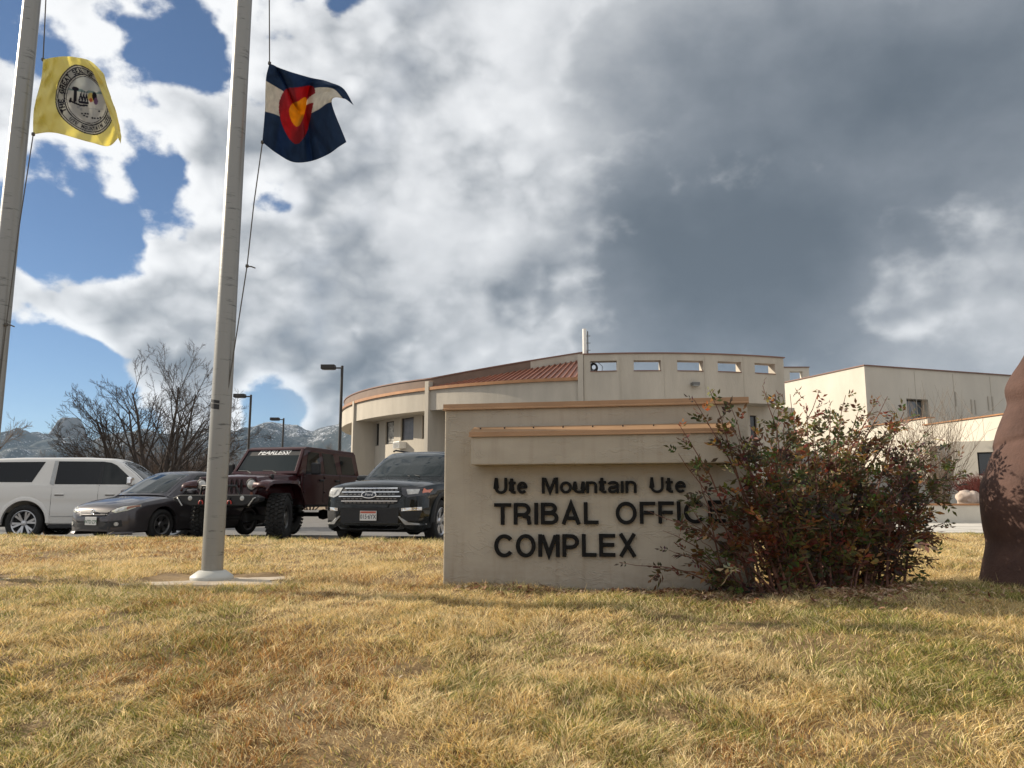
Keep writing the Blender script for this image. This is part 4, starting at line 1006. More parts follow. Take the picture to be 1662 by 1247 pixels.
def paint_yellow(U, V):
    X = (U - .5) * 1.667; Y = .5 - V                    # hoist = 1
    col = np.empty(U.shape + (3,)); col[:] = (.86, .80, .38)
    r = np.hypot(X, Y); ink = np.array((.035, .035, .05)); white = np.array((.60, .59, .54)); grey = np.array((.40, .41, .42))
    def put(mask, c): col[mask] = c
    put(r < .405, ink); put(r < .39, white); put((r < .375) & (r > .362), ink); put(r < .362, (.50, .50, .47)); put((r < .292) & (r > .276), ink); put(r < .276, (.57, .57, .54)); put((r < .264) & (r > .256), ink)
    put(r < .256, (.56, .56, .54))
    put((r < .256) & (Y > .07) & (Y < .10 + .015 * np.sin(X * 40)), (.25, .33, .33)); put((r < .256) & (Y >= .10), (.50, .52, .52))
    def line(pts, w, c=ink):
        for a, b in zip(pts[:-1], pts[1:]): put((seg_dist(X, Y, a, b) < w) & (r < .256), c)
    def disc(x, y, rad, c, sy=1.0): put((np.hypot(X - x, (Y - y) / sy) < rad) & (r < .256), c)
    # tree and camp on the left
    disc(-.165, .095, .04, ink, .6); line([(-.165, .09), (-.165, -.03)], .016); line([(-.22, -.04), (-.10, -.07), (-.02, -.06)], .010); line([(-.21, -.02), (-.22, -.05)], .012)
    for x in (-.10, -.065, -.03): line([(x - .02, -.03), (x, .05), (x + .02, -.03)], .008); line([(x, .05), (x + .012, .085)], .004)
    line([(-.11, -.035), (-.01, -.035)], .012)
    disc(.035, .03, .05, (.50, .44, .20)); disc(.03, .0, .022, (.40, .14, .09)); disc(.085, .04, .035, ink, 1.4); disc(.10, -.01, .03, (.20, .12, .22), 1.3)
    line([(.06, -.07), (.06, -.16)], .003, grey); line([(0, -.09), (.2, -.10)], .003, grey)
    for x, y in ((-.08, -.155), (-.055, -.175), (-.04, -.15), (-.02, -.185), (-.01, -.15), (.05, -.195), (.08, -.2), (.12, -.2), (.15, -.19), (.14, -.12)): disc(x, y, .014, ink, .7)
    disc(-.12, -.09, .018, grey); disc(-.09, -.11, .016, grey)
    def ringtext(txt, a0, a1, rr, hgt, top, w=.0075):
        n = len(txt)
        for k, ch in enumerate(txt):
            a = a0 + (a1 - a0) * (k + .5) / n; wd = abs(a1 - a0) / n * rr * .62
            cx, cy = rr * math.cos(a), rr * math.sin(a)
            tx, ty = (math.sin(a), -math.cos(a)) if top else (-math.sin(a), math.cos(a)); nx, ny = (math.cos(a), math.sin(a)) if top else (-math.cos(a), -math.sin(a))
            for pl_ in STR[ch]:
                pp = [(cx + tx * (x - .5) * wd + nx * (y - .5) * hgt, cy + ty * (x - .5) * wd + ny * (y - .5) * hgt) for x, y in pl_]
                for a_, b_ in zip(pp[:-1], pp[1:]): put(seg_dist(X, Y, a_, b_) < w, ink)
    ringtext('THE GREAT SEAL OF THE', R(214), R(20), .327, .052, True)
    ringtext('UTE MOUNTAIN UTE TRIBE', R(228), R(366), .327, .04, False, .005)
    return col
ctrl = [[(70, 97), (66.5, 132), (55, 178), (54, 218)], [(95, 92.5), (93, 130), (89, 178), (90, 216)], [(122, 93), (142, 137), (144, 188), (146, 231)], [(150, 102), (172, 143), (184, 188), (180, 236)],
        [(169, 121), (177, 152), (191, 192), (196, 220)], [(143, 101), (160, 138), (180, 190), (195.5, 233)]]
def dep_y(U, V):
    return .05 * np.sin(U * 9 + V * 2.5) * U + .03 * np.sin(U * 23 - V * 5) * sstep(.0, .3, U) * .6 + .16 * sstep(.80, 1.0, U) + .022 * np.sin(V * 26 + U * 9) * (1 - sstep(0, .3, U)) + .012 * np.sin(U * 40 + V * 14) + .05 * (VN.fbm(U * 7, V * 5, 3) - .5) + .05 * np.abs(np.sin(U * 8 - V * 5))
flagY, ptsY = flag('flag', 'yellow flag with a round tribal seal flying at the left edge', [0, .26, .5, .72, .86, 1], [0, .33, .67, 1], ctrl, dep_y, paint_yellow, 240, 170, m_flag)
def paint_co(U, V):
    X = U * 1.5; Y = V; col = np.empty(U.shape + (3,)); col[:] = (.030, .065, .14)
    col[(Y > 1 / 3) & (Y < 2 / 3)] = (.74, .71, .63)
    cx = .3 + 1 / 3; r = np.hypot(X - cx, Y - .5); ang = np.degrees(np.arctan2(Y - .5, X - cx))
    col[(r < 1 / 3) & ~((np.abs(ang) < 11) & (r > 1 / 6))] = (.36, .035, .045)
    col[r < 1 / 6] = (.55, .30, .03)
    # grime and frayed stitching
    fr = (VN2.fbm(U * 30, V * 22, 3) - .5)[..., None]; col = col * (1 + .35 * fr)
    return col
ctrl = [[(437.5, 103), (431.5, 131), (430, 182), (426, 231)], [(455, 111), (457, 146), (450, 188), (449, 249)], [(481, 120), (484, 164), (484, 206), (480, 264)], [(503, 126), (499, 149), (496, 192), (499, 263)],
        [(535, 134), (528, 142), (520, 177), (534, 250)], [(560, 147), (545, 147), (531, 169), (551, 238)], [(574, 171), (557, 160), (538, 166), (562, 231)]]
def dep_c(U, V):
    return .09 * np.sin(U * 7.5 + V * 1.6 + .4) * np.minimum(U * 4, 1) - .16 * np.exp(-((U - .55 - .06 * (V - .5)) / .05) ** 2) * sstep(.1, .4, V) + .03 * np.sin(U * 17 + V * 6) + .1 * sstep(.85, 1, U) * (1 - V) + .06 * (VN.fbm(U * 6 + 9, V * 5, 3) - .5) - .07 * np.exp(-((U - .12 - .62 * V) / .04) ** 2)
flagC, ptsC = flag('flag', 'worn blue and white striped flag with a red C around a gold disc', [0, .2, .42, .53, .75, .9, 1], [0, .333, .667, 1], ctrl, dep_c, paint_co, 180, 130, m_flag)
def halyard(par, top_px, flag_top, flag_bot, knot_px, low_px):
    y = pole_y - .05
    t = P(*top_px, y); a = Vector(flag_top); b = Vector(flag_bot); k = P(*knot_px, y); l = P(*low_px, y)
    rope('halyard', [t, a.lerp(t, .5), a], par); rope('halyard', [b, b.lerp(k, .5) + Vector((-.01, 0, 0)), k, k.lerp(l, .5), l], par)
    for q in (a, b, k):
        o = MB().lathe([(0, -.02), (.016, -.014), (.018, 0), (.016, .014), (0, .02)], 8, c=tuple(q)).build('rope_knot', m_rope, par); o.location = -par.location
    rope('rope_tail', [k, k + Vector((.05, 0, -.008)), k + Vector((.085, 0, -.022))], par, .007)
halyard(poleA, (436.5, -160), ptsC[0, 0], ptsC[0, -1], (401, 432), (369, 640))
halyard(poleB, (78, -80), ptsY[0, 0], ptsY[0, -1], (10, 527), (-22, 800))

# ------------------------------------------------------------------ shrub in front of the sign
def make_shrub():
    rs = random.Random(12)
    base = on_z(1290, 962, .05)
    root = empty('sign_shrub', (base.x, base.y, lawn_at(base.x, base.y)))
    tag(root, 'large leafy shrub with bronze, red and green leaves covering the right end of the sign', 'shrub')
    o = Vector((base.x, base.y, 0))
    stems = MB(); LV = []; LC = []
    pal = [((.105, .058, .030), 8), ((.13, .048, .028), 1.3), ((.18, .092, .036), 2.2), ((.070, .066, .028), 9), ((.092, .095, .032), 4.5), ((.27, .135, .05), 1.2), ((.40, .29, .18), 1.5), ((.058, .042, .030), 6)]
    def leaf(p, d, nrm, ln, wd, col):
        s = d.cross(nrm)
        if s.length < 1e-4: return
        s.normalize(); a = p; m = p + d * ln * .5 + nrm * ln * .04; t = p + d * ln - nrm * ln * .12
        LV.append((a, m + s * wd, t, m - s * wd)); LC.append([min(.7, v * 1.5) for v in col])
    def compound(p, d, tone, size):
        # pinnate leaf: rachis with pairs of leaflets
        d = d.normalized(); side = Vector((rs.gauss(0, 1), rs.gauss(0, 1), rs.gauss(0, .4))); side = side - d * side.dot(d); side.normalize(); nrm = d.cross(side)
        ln = size * rs.uniform(.75, 1.2); k = rs.choice((2, 3, 3, 4))
        for i in range(k):
            t = .3 + .6 * i / k; q = p + d * ln * t - Vector((0, 0, ln * .16 * t * t))
            for sg in (-1, 1):
                c = [x * tone[1] * rs.uniform(.6, 1.5) for x in tone[0]]
                leaf(q, (side * sg * .9 + d * .55 + Vector((rs.gauss(0, .15), rs.gauss(0, .15), rs.gauss(-.15, .15)))).normalized(), nrm, ln * rs.uniform(.34, .5), ln * rs.uniform(.07, .115), c)
        leaf(p + d * ln * .9 - Vector((0, 0, ln * .13)), (d + Vector((0, 0, -.3))).normalized(), nrm, ln * .5, ln * .1, [x * tone[1] for x in tone[0]])
    def tone_at(p, low):
        w = [b for _, b in pal]
        hh = p.z
        if low: w = [6, 4, 3, 5, 3, 1.2, 2.0, 6]
        n = mnoise.noise(p * 1.5 + Vector((3, 5, 1)))
        w = list(w)
        if n > .14: w[3] *= 2.5; w[4] *= 2.5
        if n < -.12: w[1] *= 2.5; w[2] *= 1.6; w[0] *= 2
        c = rs.choices([a for a, _ in pal], w)[0]
        return (c, rs.uniform(.8, 1.25))
    # target outline in the picture: stem tips
    tips = [(1103, 687, .0), (1152, 637, .0), (1128, 755, -.1), (1185, 660, .1), (1215, 690, .2), (1240, 625, .1), (1265, 660, -.1), (1285, 640, .25), (1308, 655, .0), (1330, 634, .2), (1350, 662, -.1), (1372, 640, .1), (1395, 660, .3), (1420, 655, 0),
            (1440, 645, .15), (1468, 668, -.1), (1490, 672, .2), (1512, 690, 0), (1535, 708, .2), (1553, 730, 0), (1545, 775, .1), (1560, 745, .3), (1530, 800, -.1), (1536, 850, .1), (1520, 830, .2), (1500, 760, -.2), (1475, 730, -.25), (1440, 710, -.3),
            (1400, 700, -.3), (1360, 705, -.35), (1320, 700, -.3), (1280, 700, -.3), (1240, 720, -.25), (1200, 745, -.2), (1170, 790, -.3), (1140, 800, -.15), (1110, 845, -.2), (1075, 860, -.1), (1050, 830, 0), (1090, 900, -.25), (1130, 870, -.35), (1180, 830, -.4),
            (1230, 800, -.42), (1290, 780, -.45), (1350, 770, -.45), (1410, 780, -.45), (1460, 800, -.4), (1500, 860, -.25), (1005, 915, .02), (1060, 925, -.1), (1160, 905, -.45), (1240, 870, -.5), (1320, 850, -.52), (1400, 860, -.5), (1470, 880, -.4), (1520, 905, -.1),
            (1420, 690, .4), (1300, 690, .4), (1360, 680, .45), (1240, 690, .35), (1480, 720, .4), (1190, 720, .2), (1340, 740, .5), (1270, 760, .5), (1400, 760, .5), (1450, 830, .45), (1210, 800, .25), (1320, 880, -.2), (1360, 820, 0), (1300, 830, .2), (1380, 880, .1), (1340, 800, .3), (1420, 900, .1), (1350, 720, .1), (1310, 740, .0), (1290, 900, -.3), (1370, 910, -.2)]
    for ti, (px, py, dy) in enumerate(tips + [(a + rs.uniform(-40, 40), b + rs.uniform(10, 70), c + rs.uniform(-.2, .2)) for a, b, c in tips if b < 860]):
        # keep the sprays that hang over the sign in front of its face
        Yt = base.y + dy + .75 * float(sstep(1230, 1420, px))
        if px < 1230: Yt = min(Yt, S0.y - .2 * (P(px, py, base.y).x - S0.x) - .32)
        tip = P(px, py, Yt)
        b0 = Vector((base.x + (tip.x - base.x) * .40 + rs.gauss(0, .16), base.y + (tip.y - base.y) * .3 + rs.gauss(0, .08), .0)); b0.z = lawn_at(b0.x, b0.y) - .03
        if b0.x < base.x - .2: b0.y = min(b0.y, S0.y - .2 * (b0.x - S0.x) - .15)
        mid = b0.lerp(tip, .5) + Vector((-(tip.x - b0.x) * .22, rs.gauss(0, .04), abs(tip.x - b0.x) * .12 + .03))
        n = 9; pts = []
        for i in range(n + 1):
            t = i / n; pts.append(b0 * (1 - t) ** 2 + mid * 2 * t * (1 - t) + tip * t * t + Vector((rs.gauss(0, .007), rs.gauss(0, .007), rs.gauss(0, .007))))
        L_ = sum((pts[i + 1] - pts[i]).length for i in range(n))
        r0_ = .0055 + .004 * L_
        stems.tube(pts, [r0_ * (1 - .8 * i / n) for i in range(n + 1)], 5, caps=False)
        steps = int(L_ / (.082 if px > 1215 or py < 730 else .15))
        for s in range(steps):
            t = (s + rs.random()) / steps
            if t < .16 and rs.random() < .6: continue
            i = min(int(t * n), n - 1); q = pts[i].lerp(pts[i + 1], t * n - i); d = (pts[i + 1] - pts[i]).normalized()
            an = rs.random() * 6.283; side = Vector((math.cos(an), math.sin(an) * .8, rs.gauss(.1, .35)))
            dd = (d * (.35 + .5 * t) + side * .85).normalized(); tone = tone_at(q, q.z < .55)
            size = .150 * (1.1 - .3 * t)
            if t < .85 and rs.random() < .45:
                bl = rs.uniform(.08, .24) * (1.2 - t); q2 = q + dd * bl + Vector((0, 0, bl * .15))
                stems.tube([q, q.lerp(q2, .5) + Vector((0, 0, .01)), q2], [.0028, .0022, .0015], 3, caps=False)
                for f in (.5, .75, 1.0): compound(q.lerp(q2, f), (dd + Vector((rs.gauss(0, .5), rs.gauss(0, .5), rs.gauss(0, .4)))).normalized(), tone, size)
            else: compound(q, dd, tone, size)
    V = np.array([[tuple(p - o - Vector((0, 0, root.location.z))) for p in l] for l in LV]).reshape(-1, 3)
    q = np.arange(len(V)).reshape(-1, 4); me = fast_mesh('foliage', V, q); color_attr(me, np.repeat(np.array(LC), 4, 0))
    f = link('foliage', me, attr_mat('shrub_leaf', rough=.5, trans=.5, spec=.35), root); f['kind'] = 'stuff'
    st = stems.build('stems', pm('shrub_stem', (.13, .06, .042), .8, var=.3, vscale=9), root); st.location = -root.location
    print('leaflets', len(LV))
    return base
shrub_base = make_shrub()
def litter(name, label, n, spots, pal, size, seed, cat, lift=.03):
    rs = random.Random(seed); V = []; Cc = []
    for i in range(n):
        x, y = spots(rs); z = lawn_at(x, y) + rs.uniform(lift * .4, lift)
        a = rs.random() * 6.283; s = size * rs.uniform(.6, 1.3); tilt = rs.gauss(0, .4)
        d = Vector((math.cos(a), math.sin(a), tilt)) * s; w = Vector((-math.sin(a), math.cos(a), rs.gauss(0, .4))) * s * rs.uniform(.28, .45); p = Vector((x, y, z))
        V += [tuple(p - d), tuple(p + w + Vector((0, 0, s * .15))), tuple(p + d), tuple(p - w)]; c = rs.choice(pal); k = rs.uniform(.7, 1.3); Cc.append([min(1, v * k) for v in c])
    me = fast_mesh(name, np.array(V), np.arange(len(V)).reshape(-1, 4)); color_attr(me, np.repeat(np.array(Cc), 4, 0))
    return tag(link(name, me, attr_mat(name + '_mat', rough=.7, trans=.2)), label, cat, kind='stuff')
def under_shrub(rs):
    x = shrub_base.x + rs.gauss(-.25, .95); return x, S0.y - .2 * (x - S0.x) - abs(rs.gauss(0, .28)) - .02 if x < 2.0 else shrub_base.y + rs.gauss(-.1, .35)
litter('fallen_leaves', 'curled brown and pink fallen leaves under the sign shrub', 5200, under_shrub, [(.22, .10, .05), (.34, .19, .11), (.42, .28, .19), (.16, .06, .035), (.50, .36, .25), (.40, .24, .17)], .026, 4, 'leaves')
litter('scattered_leaves', 'few pale dead leaves scattered over the lawn', 140, lambda rs: (rs.uniform(-6, 6), rs.uniform(3.2, 11)), [(.55, .46, .36), (.42, .30, .19), (.62, .56, .48), (.25, .10, .05)], .02, 9, 'leaves', .045)
def dead_sticks():
    for (px, py, ln, a) in ((1128, 948, .22, .8), (1400, 952, .25, -.4), (1090, 940, .3, .2)):
        p = on_z(px, py, .06); d = Vector((math.cos(a), .1, abs(math.sin(a)) * .5)); z = lawn_at(p.x, p.y)
        o = MB().tube([Vector((0, 0, .01)), d * ln * .5 + Vector((0, 0, .02)), d * ln], [.005, .004, .002], 5).build('dead_stick', m_bark3, loc=(p.x, p.y, z))
        tag(o, {1128: 'pale dead stick leaning left of the shrub foot', 1400: 'pale dead stick lying at the right foot of the shrub', 1090: 'thin dead stick against the foot of the sign wall'}[px], 'stick')
dead_sticks()
# ------------------------------------------------------------------ statue at the right edge
def make_statue():
    Ys = 7.15
    out = [(1688, 520), (1674, 560), (1660, 588), (1648, 606), (1639, 625), (1638, 635), (1642, 648), (1644, 655), (1640, 662), (1634, 678), (1627, 700), (1622, 722), (1616, 745), (1610, 765), (1605, 785), (1604, 805), (1605, 830), (1608, 850), (1612, 868), (1615, 880), (1613, 895), (1608, 915), (1604, 938), (1602, 946)]
    cx = P(1720, 760, Ys).x; rows = []
    prof = []
    for px, py in out:
        p = P(px, py, Ys); prof.append((cx - p.x, p.z))
    prof = prof[::-1]; z0 = prof[0][1]; top = prof[-1][1]
    extra = [(prof[-1][0] * .9, top + .12), (prof[-1][0] * .86, top + .3), (prof[-1][0] * .75, top + .45), (prof[-1][0] * .45, top + .58), (.02, top + .63)]
    allp = [(prof[0][0], -.1)] + prof + extra
    zs = np.array([p[1] for p in allp]); rr = np.array([p[0] for p in allp])
    zd = np.linspace(-.1, zs[-1], 150); rd = np.interp(zd, zs, rr)
    ker = np.exp(-np.linspace(-1.6, 1.6, 7) ** 2); ker /= ker.sum(); rd2 = np.convolve(np.pad(rd, 3, 'edge'), ker, 'valid')
    for z, r in zip(zd, rd2):
        row = []
        for i in range(64):
            an = 2 * math.pi * i / 64; ca, sa = math.cos(an), math.sin(an)
            k = 1 + .02 * mnoise.noise(Vector((ca * 2, sa * 2, z * 3)))
            fold = .035 * math.sin(an * 7 + 1.2 * math.sin(z * 2.2)) * (1 - abs(ca)) * (1 if z < 1.0 else .4)
            crease = -.02 * math.exp(-((z - 1.33 + .10 * sa) / .03) ** 2)
            arm = -.06 * math.exp(-((z - 1.55) / .16) ** 2) * max(0, -sa * .9 - .15) 
            rr_ = r * k + fold + crease + arm
            row.append((rr_ * ca, rr_ * sa * .82, z))
        rows.append(row)
    m = pm('red_stone', (.055, .028, .021), .85, vscale=3.2, col2=(.10, .053, .040), bump=.35, bscale=40, detail=12)
    root = empty('statue', (cx, Ys, 0)); tag(root, 'tall reddish brown stone figure cut off by the right edge', 'statue')
    MB().grid(rows, close_u=True).build('figure', m, root, smooth=180)
    MB().box((.1, 0, -.02), (1.5, 1.25, .16)).build('plinth', m_pad, root, bevel=.015)
make_statue()
# ------------------------------------------------------------------ vehicles
def paint_mat(name, col, rough=.3, flake=0.0, dust=.12):
    m = bpy.data.materials.new(name); nt, b = nodes_of(m); N = nt.nodes; L = nt.links
    b.inputs['Roughness'].default_value = rough; b.inputs['Metallic'].default_value = flake
    b.inputs['Coat Weight'].default_value = .75; b.inputs['Coat Roughness'].default_value = .025; b.inputs['Specular IOR Level'].default_value = .04
    tc = N.new('ShaderNodeTexCoord'); n = N.new('ShaderNodeTexNoise'); L.new(tc.outputs['Object'], n.inputs['Vector']); n.inputs['Scale'].default_value = 2.5; n.inputs['Detail'].default_value = 8
    sep = N.new('ShaderNodeSeparateXYZ'); L.new(tc.outputs['Object'], sep.inputs[0])
    mr = N.new('ShaderNodeMapRange'); L.new(sep.outputs[2], mr.inputs[0]); mr.inputs[1].default_value = .9; mr.inputs[2].default_value = .2; mr.inputs[3].default_value = 0; mr.inputs[4].default_value = 1
    ml = N.new('ShaderNodeMath'); ml.operation = 'MULTIPLY_ADD'; L.new(mr.outputs[0], ml.inputs[0]); ml.inputs[1].default_value = dust * 2; ml.inputs[2].default_value = dust * .4
    m2 = N.new('ShaderNodeMath'); m2.operation = 'MULTIPLY'; L.new(ml.outputs[0], m2.inputs[0]); L.new(n.outputs[0], m2.inputs[1])
    mx = N.new('ShaderNodeMix'); mx.data_type = 'RGBA'; L.new(m2.outputs[0], mx.inputs['Factor']); mx.inputs['A'].default_value = (*col, 1); mx.inputs['B'].default_value = (.26, .21, .16, 1)
    L.new(mx.outputs['Result'], b.inputs['Base Color'])
    return m
m_tyre = pm('tyre_rubber', (.018, .017, .016), .85, var=.3, vscale=12)
m_alloy = pm('alloy', (.52, .52, .53), .28, metal=.9, var=.1, vscale=8)
m_dalloy = pm('dark_alloy', (.16, .155, .15), .35, metal=.8, var=.1, vscale=8)
m_chrome = pm('chrome', (.78, .78, .78), .12, metal=1.0)
m_trimb = pm('trim_black', (.012, .012, .013), .55, var=.2, vscale=14)
m_cglass = pm('car_glass', (.006, .008, .008), .02, spec=.42)
m_wglass = pm('windscreen_glass', (.008, .013, .013), .02, spec=.42)
m_lampg = pm('headlamp_lens', (.42, .42, .40), .08, spec=1.0, var=.35, vscale=14, coat=1.0)
m_lamph = pm('hazy_headlamp', (.46, .45, .36), .25, var=.3, vscale=14, coat=.5)
m_lampi = pm('lamp_inner', (.07, .07, .075), .15, metal=.6)
m_amber = pm('amber_lens', (.62, .14, .05), .2, coat=1.0)
m_plate = pm('plate_white', (.62, .61, .58), .5, var=.08, vscale=30)
m_platet = pm('plate_ink', (.03, .04, .05), .6)
m_plater = pm('plate_red', (.45, .10, .06), .6)
m_plateg = pm('plate_green', (.07, .13, .08), .6)
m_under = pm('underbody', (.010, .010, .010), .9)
m_dash = pm('interior_dark', (.02, .02, .02), .8)
m_silver = pm('silver_trim', (.36, .36, .35), .35, metal=.5, var=.1, vscale=10)

def smooth_keys(keys, xs, sig=.05):
    k = np.array(sorted(keys)); kx = k[:, 0]
    fine = np.linspace(xs.min() - .3, xs.max() + .3, 900); out = []
    for c in range(1, k.shape[1]):
        f = np.interp(fine, kx, k[:, c]); st = fine[1] - fine[0]; w = int(3 * sig / st); ker = np.exp(-.5 * (np.arange(-w, w + 1) * st / sig) ** 2); ker /= ker.sum()
        f = np.convolve(np.pad(f, w, 'edge'), ker, 'valid'); out.append(np.interp(xs, fine, f))
    return np.array(out).T
class Car:
    def __init__(s, name, label, cat, loc, rz):
        s.root = empty(name, loc, rz); tag(s.root, label, cat)
        s.bv = None
    def build(s, mb, name, mat, parent=None, **k): return mb.build(name, mat, parent or s.root, **k)
    def body(s, keys, arches, mat, shape, step=.03, sig=.05):
        xs = np.arange(min(k[0] for k in keys), max(k[0] for k in keys) + 1e-6, step)
        for ax, az, ar in arches: xs = np.concatenate([xs, ax + ar * np.cos(np.linspace(0, np.pi, 25))])
        xs = np.unique(np.round(xs, 4)); pr = smooth_keys(keys, xs, sig); rows = []
        for x, (zb, zs, zt, w) in zip(xs, pr):
            lo = zb
            for ax, az, ar in arches:
                if abs(x - ax) < ar: lo = max(lo, az + math.sqrt(max(ar * ar - (x - ax) ** 2, 0)))
            half = []
            for fw, fz in shape:
                if fz <= 1: z = zb + fz * (zs - zb)
                else: z = zs + (fz - 1) * (zt - zs)
                if z < lo: z = lo + (z - zb) * .0005
                half.append((x, w * fw, z))
            rows.append(half + [(a, -b, c) for a, b, c in half[-2::-1]] if half[-1][1] < 1e-6 else half + [(a, -b, c) for a, b, c in half[::-1]])
        mb = MB().grid(rows); n = len(rows[0]); m = len(rows)
        mb.f.append(tuple(range(n))); mb.f.append(tuple((m - 1) * n + i for i in range(n))[::-1])
        o = s.build(mb, 'body', mat, smooth=32); s.bodymb = mb; s.addbv(mb); return o
    def cabin(s, keys, mat, bow, crown=.035, step=.03, sig=.03):
        xs = np.arange(min(k[0] for k in keys), max(k[0] for k in keys) + 1e-6, step); pr = smooth_keys(keys, xs, sig); rows = []
        for x, (zb, zr, wb, wr) in zip(xs, pr):
            h = max(zr - zb, .004); half = []
            for t in (0, .25, .5, .75, .92): half.append((wb + (wr - wb) * t, zb + h * t))
            half += [(wr * .985 - .01, zr - .012), (wr * .93 - .02, zr + crown * .25), (wr * .75, zr + crown * .62), (wr * .45, zr + crown * .9), (0, zr + crown)]
            half = [(x + bow(x) * (1 - (y / wb) ** 2), y, z) for y, z in half]
            rows.append(half + [(a, -b, c) for a, b, c in half[-2::-1]])
        mb = MB().grid(rows); n = len(rows[0]); m = len(rows); mb.f.append(tuple(range(n))); mb.f.append(tuple((m - 1) * n + i for i in range(n))[::-1])
        o = s.build(mb, 'cabin', mat, smooth=32); s.addbv(mb); return o
    def addbv(s, mb):
        if not hasattr(s, 'allv'): s.allv = []; s.allf = []
        o = len(s.allv); s.allv += mb.v; s.allf += [tuple(i + o for i in f) for f in mb.f]; s.bv = BVHTree.FromPolygons(s.allv, s.allf)
    def hit(s, a, b, axis):
        if axis == 'front': r = s.bv.ray_cast(Vector((6, a, b)), Vector((-1, 0, 0)))
        elif axis == 'wind': r = s.bv.ray_cast(Vector((6, a, b)), Vector((-1, 0, 0)))
        elif axis == 'left': r = s.bv.ray_cast(Vector((a, 4, b)), Vector((0, -1, 0)))
        elif axis == 'right': r = s.bv.ray_cast(Vector((a, -4, b)), Vector((0, 1, 0)))
        elif axis == 'rear': r = s.bv.ray_cast(Vector((-6, a, b)), Vector((1, 0, 0)))
        return r[0]
    def panel(s, poly, axis, name, mat, off=.006, parent=None, rings=5, step=.05, flat=False, sink=.02):
        """a panel lying on the skin: outline poly in the view along axis, pressed onto the body"""
        pts = []
        n = len(poly)
        for i in range(n):
            a = Vector(poly[i]); b = Vector(poly[(i + 1) % n]); k = max(1, int((b - a).length / step))
            pts += [a.lerp(b, j / k) for j in range(k)]
        c = sum(pts, Vector((0, 0))) / len(pts)
        d = {'front': Vector((1, 0, 0)), 'wind': Vector((1, 0, 0)), 'left': Vector((0, 1, 0)), 'right': Vector((0, -1, 0)), 'rear': Vector((-1, 0, 0))}[axis]
        rows = []; last = None
        def q(p):
            nonlocal last
            h = s.hit(p.x, p.y, axis)
            if h is None:
                h = last.copy() if last is not None else Vector((0, 0, 0))
                if axis in ('front', 'wind', 'rear'): h.y = p.x; h.z = p.y
                else: h.x = p.x; h.z = p.y
            last = h; return h
        for r in range(rings + 1):
            f = r / rings
            rows.append([q(c.lerp(p, max(f, .001))) + d * off for p in pts])
        if flat:
            m = max((v.dot(d) for v in rows[-1])); rows = [[v + d * (m - v.dot(d)) for v in rw] for rw in rows]
        rows.append([v - d * (off + sink) for v in rows[-1]])
        return s.build(MB().grid(rows, close_u=True), name, mat, parent, smooth=40)
    def wheel(s, x, y, r, w, rim_r, style, mat_rim=None, lugs=False, turn=0.0):
        root = s.build(MB(), 'wheel', m_tyre) if False else None
        sg = 1 if y > 0 else -1; mb = MB(); hw = w / 2
        prof = [(rim_r, -hw * .8), (rim_r + .02, -hw * .92), ((rim_r + r) / 2, -hw), (r - .045, -hw * .95), (r - .015, -hw * .82), (r, -hw * .6), (r, hw * .6), (r - .015, hw * .82), (r - .045, hw * .95), ((rim_r + r) / 2, hw), (rim_r + .02, hw * .92), (rim_r, hw * .8)]
        mb.lathe(prof, 48, axis='y', closed=True)
        if lugs:
            for k in range(34):
                an = 2 * math.pi * k / 34
                for j, yy in enumerate((-hw * .78, -hw * .27, hw * .27, hw * .78)):
                    a2 = an + (.09 if j % 2 else 0); rot = Matrix.Rotation(-a2, 3, 'Y') @ Matrix.Rotation(.35 * (1 if j % 2 else -1), 3, 'X')
                    wd = w * (.26 if j in (0, 3) else .2)
                    mb.box((math.cos(a2) * (r + .006), yy, math.sin(a2) * (r + .006)), (.036, wd, .058), rot)
        t = s.build(mb, 'wheel', m_tyre, smooth=40); t.location = (x, y, r); t.rotation_euler = (0, 0, turn)
        rm = MB(); mr_ = mat_rim or m_alloy; f = hw * .78 * sg
        rm.lathe([(rim_r + .004, f), (rim_r - .012, f + .006 * sg), (rim_r - .03, f - .01 * sg), (rim_r - .04, f - .12 * sg)], 40, axis='y')
        for k in range(style['n']):
            an = 2 * math.pi * k / style['n'] + .2
            for dl_ in style.get('split', (0,)):
                a2 = an + dl_
                d = Vector((math.cos(a2), 0, math.sin(a2))); tt = Vector((-math.sin(a2), 0, math.cos(a2)))
                p0 = d * .05 + tt * (-dl_ * .05); p1 = d * (rim_r - .012)
                w0, w1 = style['w']
                for (pa_, pb_, wa, wb_) in ((p0, p1, w0, w1),):
                    yo = Vector((0, f - .012 * sg, 0)); yi = Vector((0, f - .055 * sg, 0)); yd = Vector((0, -.02 * sg, 0))
                    vs = [pa_ + tt * wa + yo + yd, pa_ - tt * wa + yo + yd, pb_ - tt * wb_ + yo, pb_ + tt * wb_ + yo, pa_ + tt * wa + yi, pa_ - tt * wa + yi, pb_ - tt * wb_ + yi, pb_ + tt * wb_ + yi]
                    rm.add(vs, [(0, 1, 2, 3), (7, 6, 5, 4), (0, 3, 7, 4), (1, 5, 6, 2), (0, 4, 5, 1), (3, 2, 6, 7)])
        rm.lathe([(0, f - .005 * sg), (.055, f - .01 * sg), (.07, f - .03 * sg), (.07, f - .06 * sg)], 20, axis='y')
        s.build(rm, 'rim', mr_, t, smooth=35)
        s.build(MB().lathe([(0, f - .09 * sg), (rim_r - .03, f - .09 * sg)], 24, axis='y'), 'brake_disc', m_dash, t)
        return t
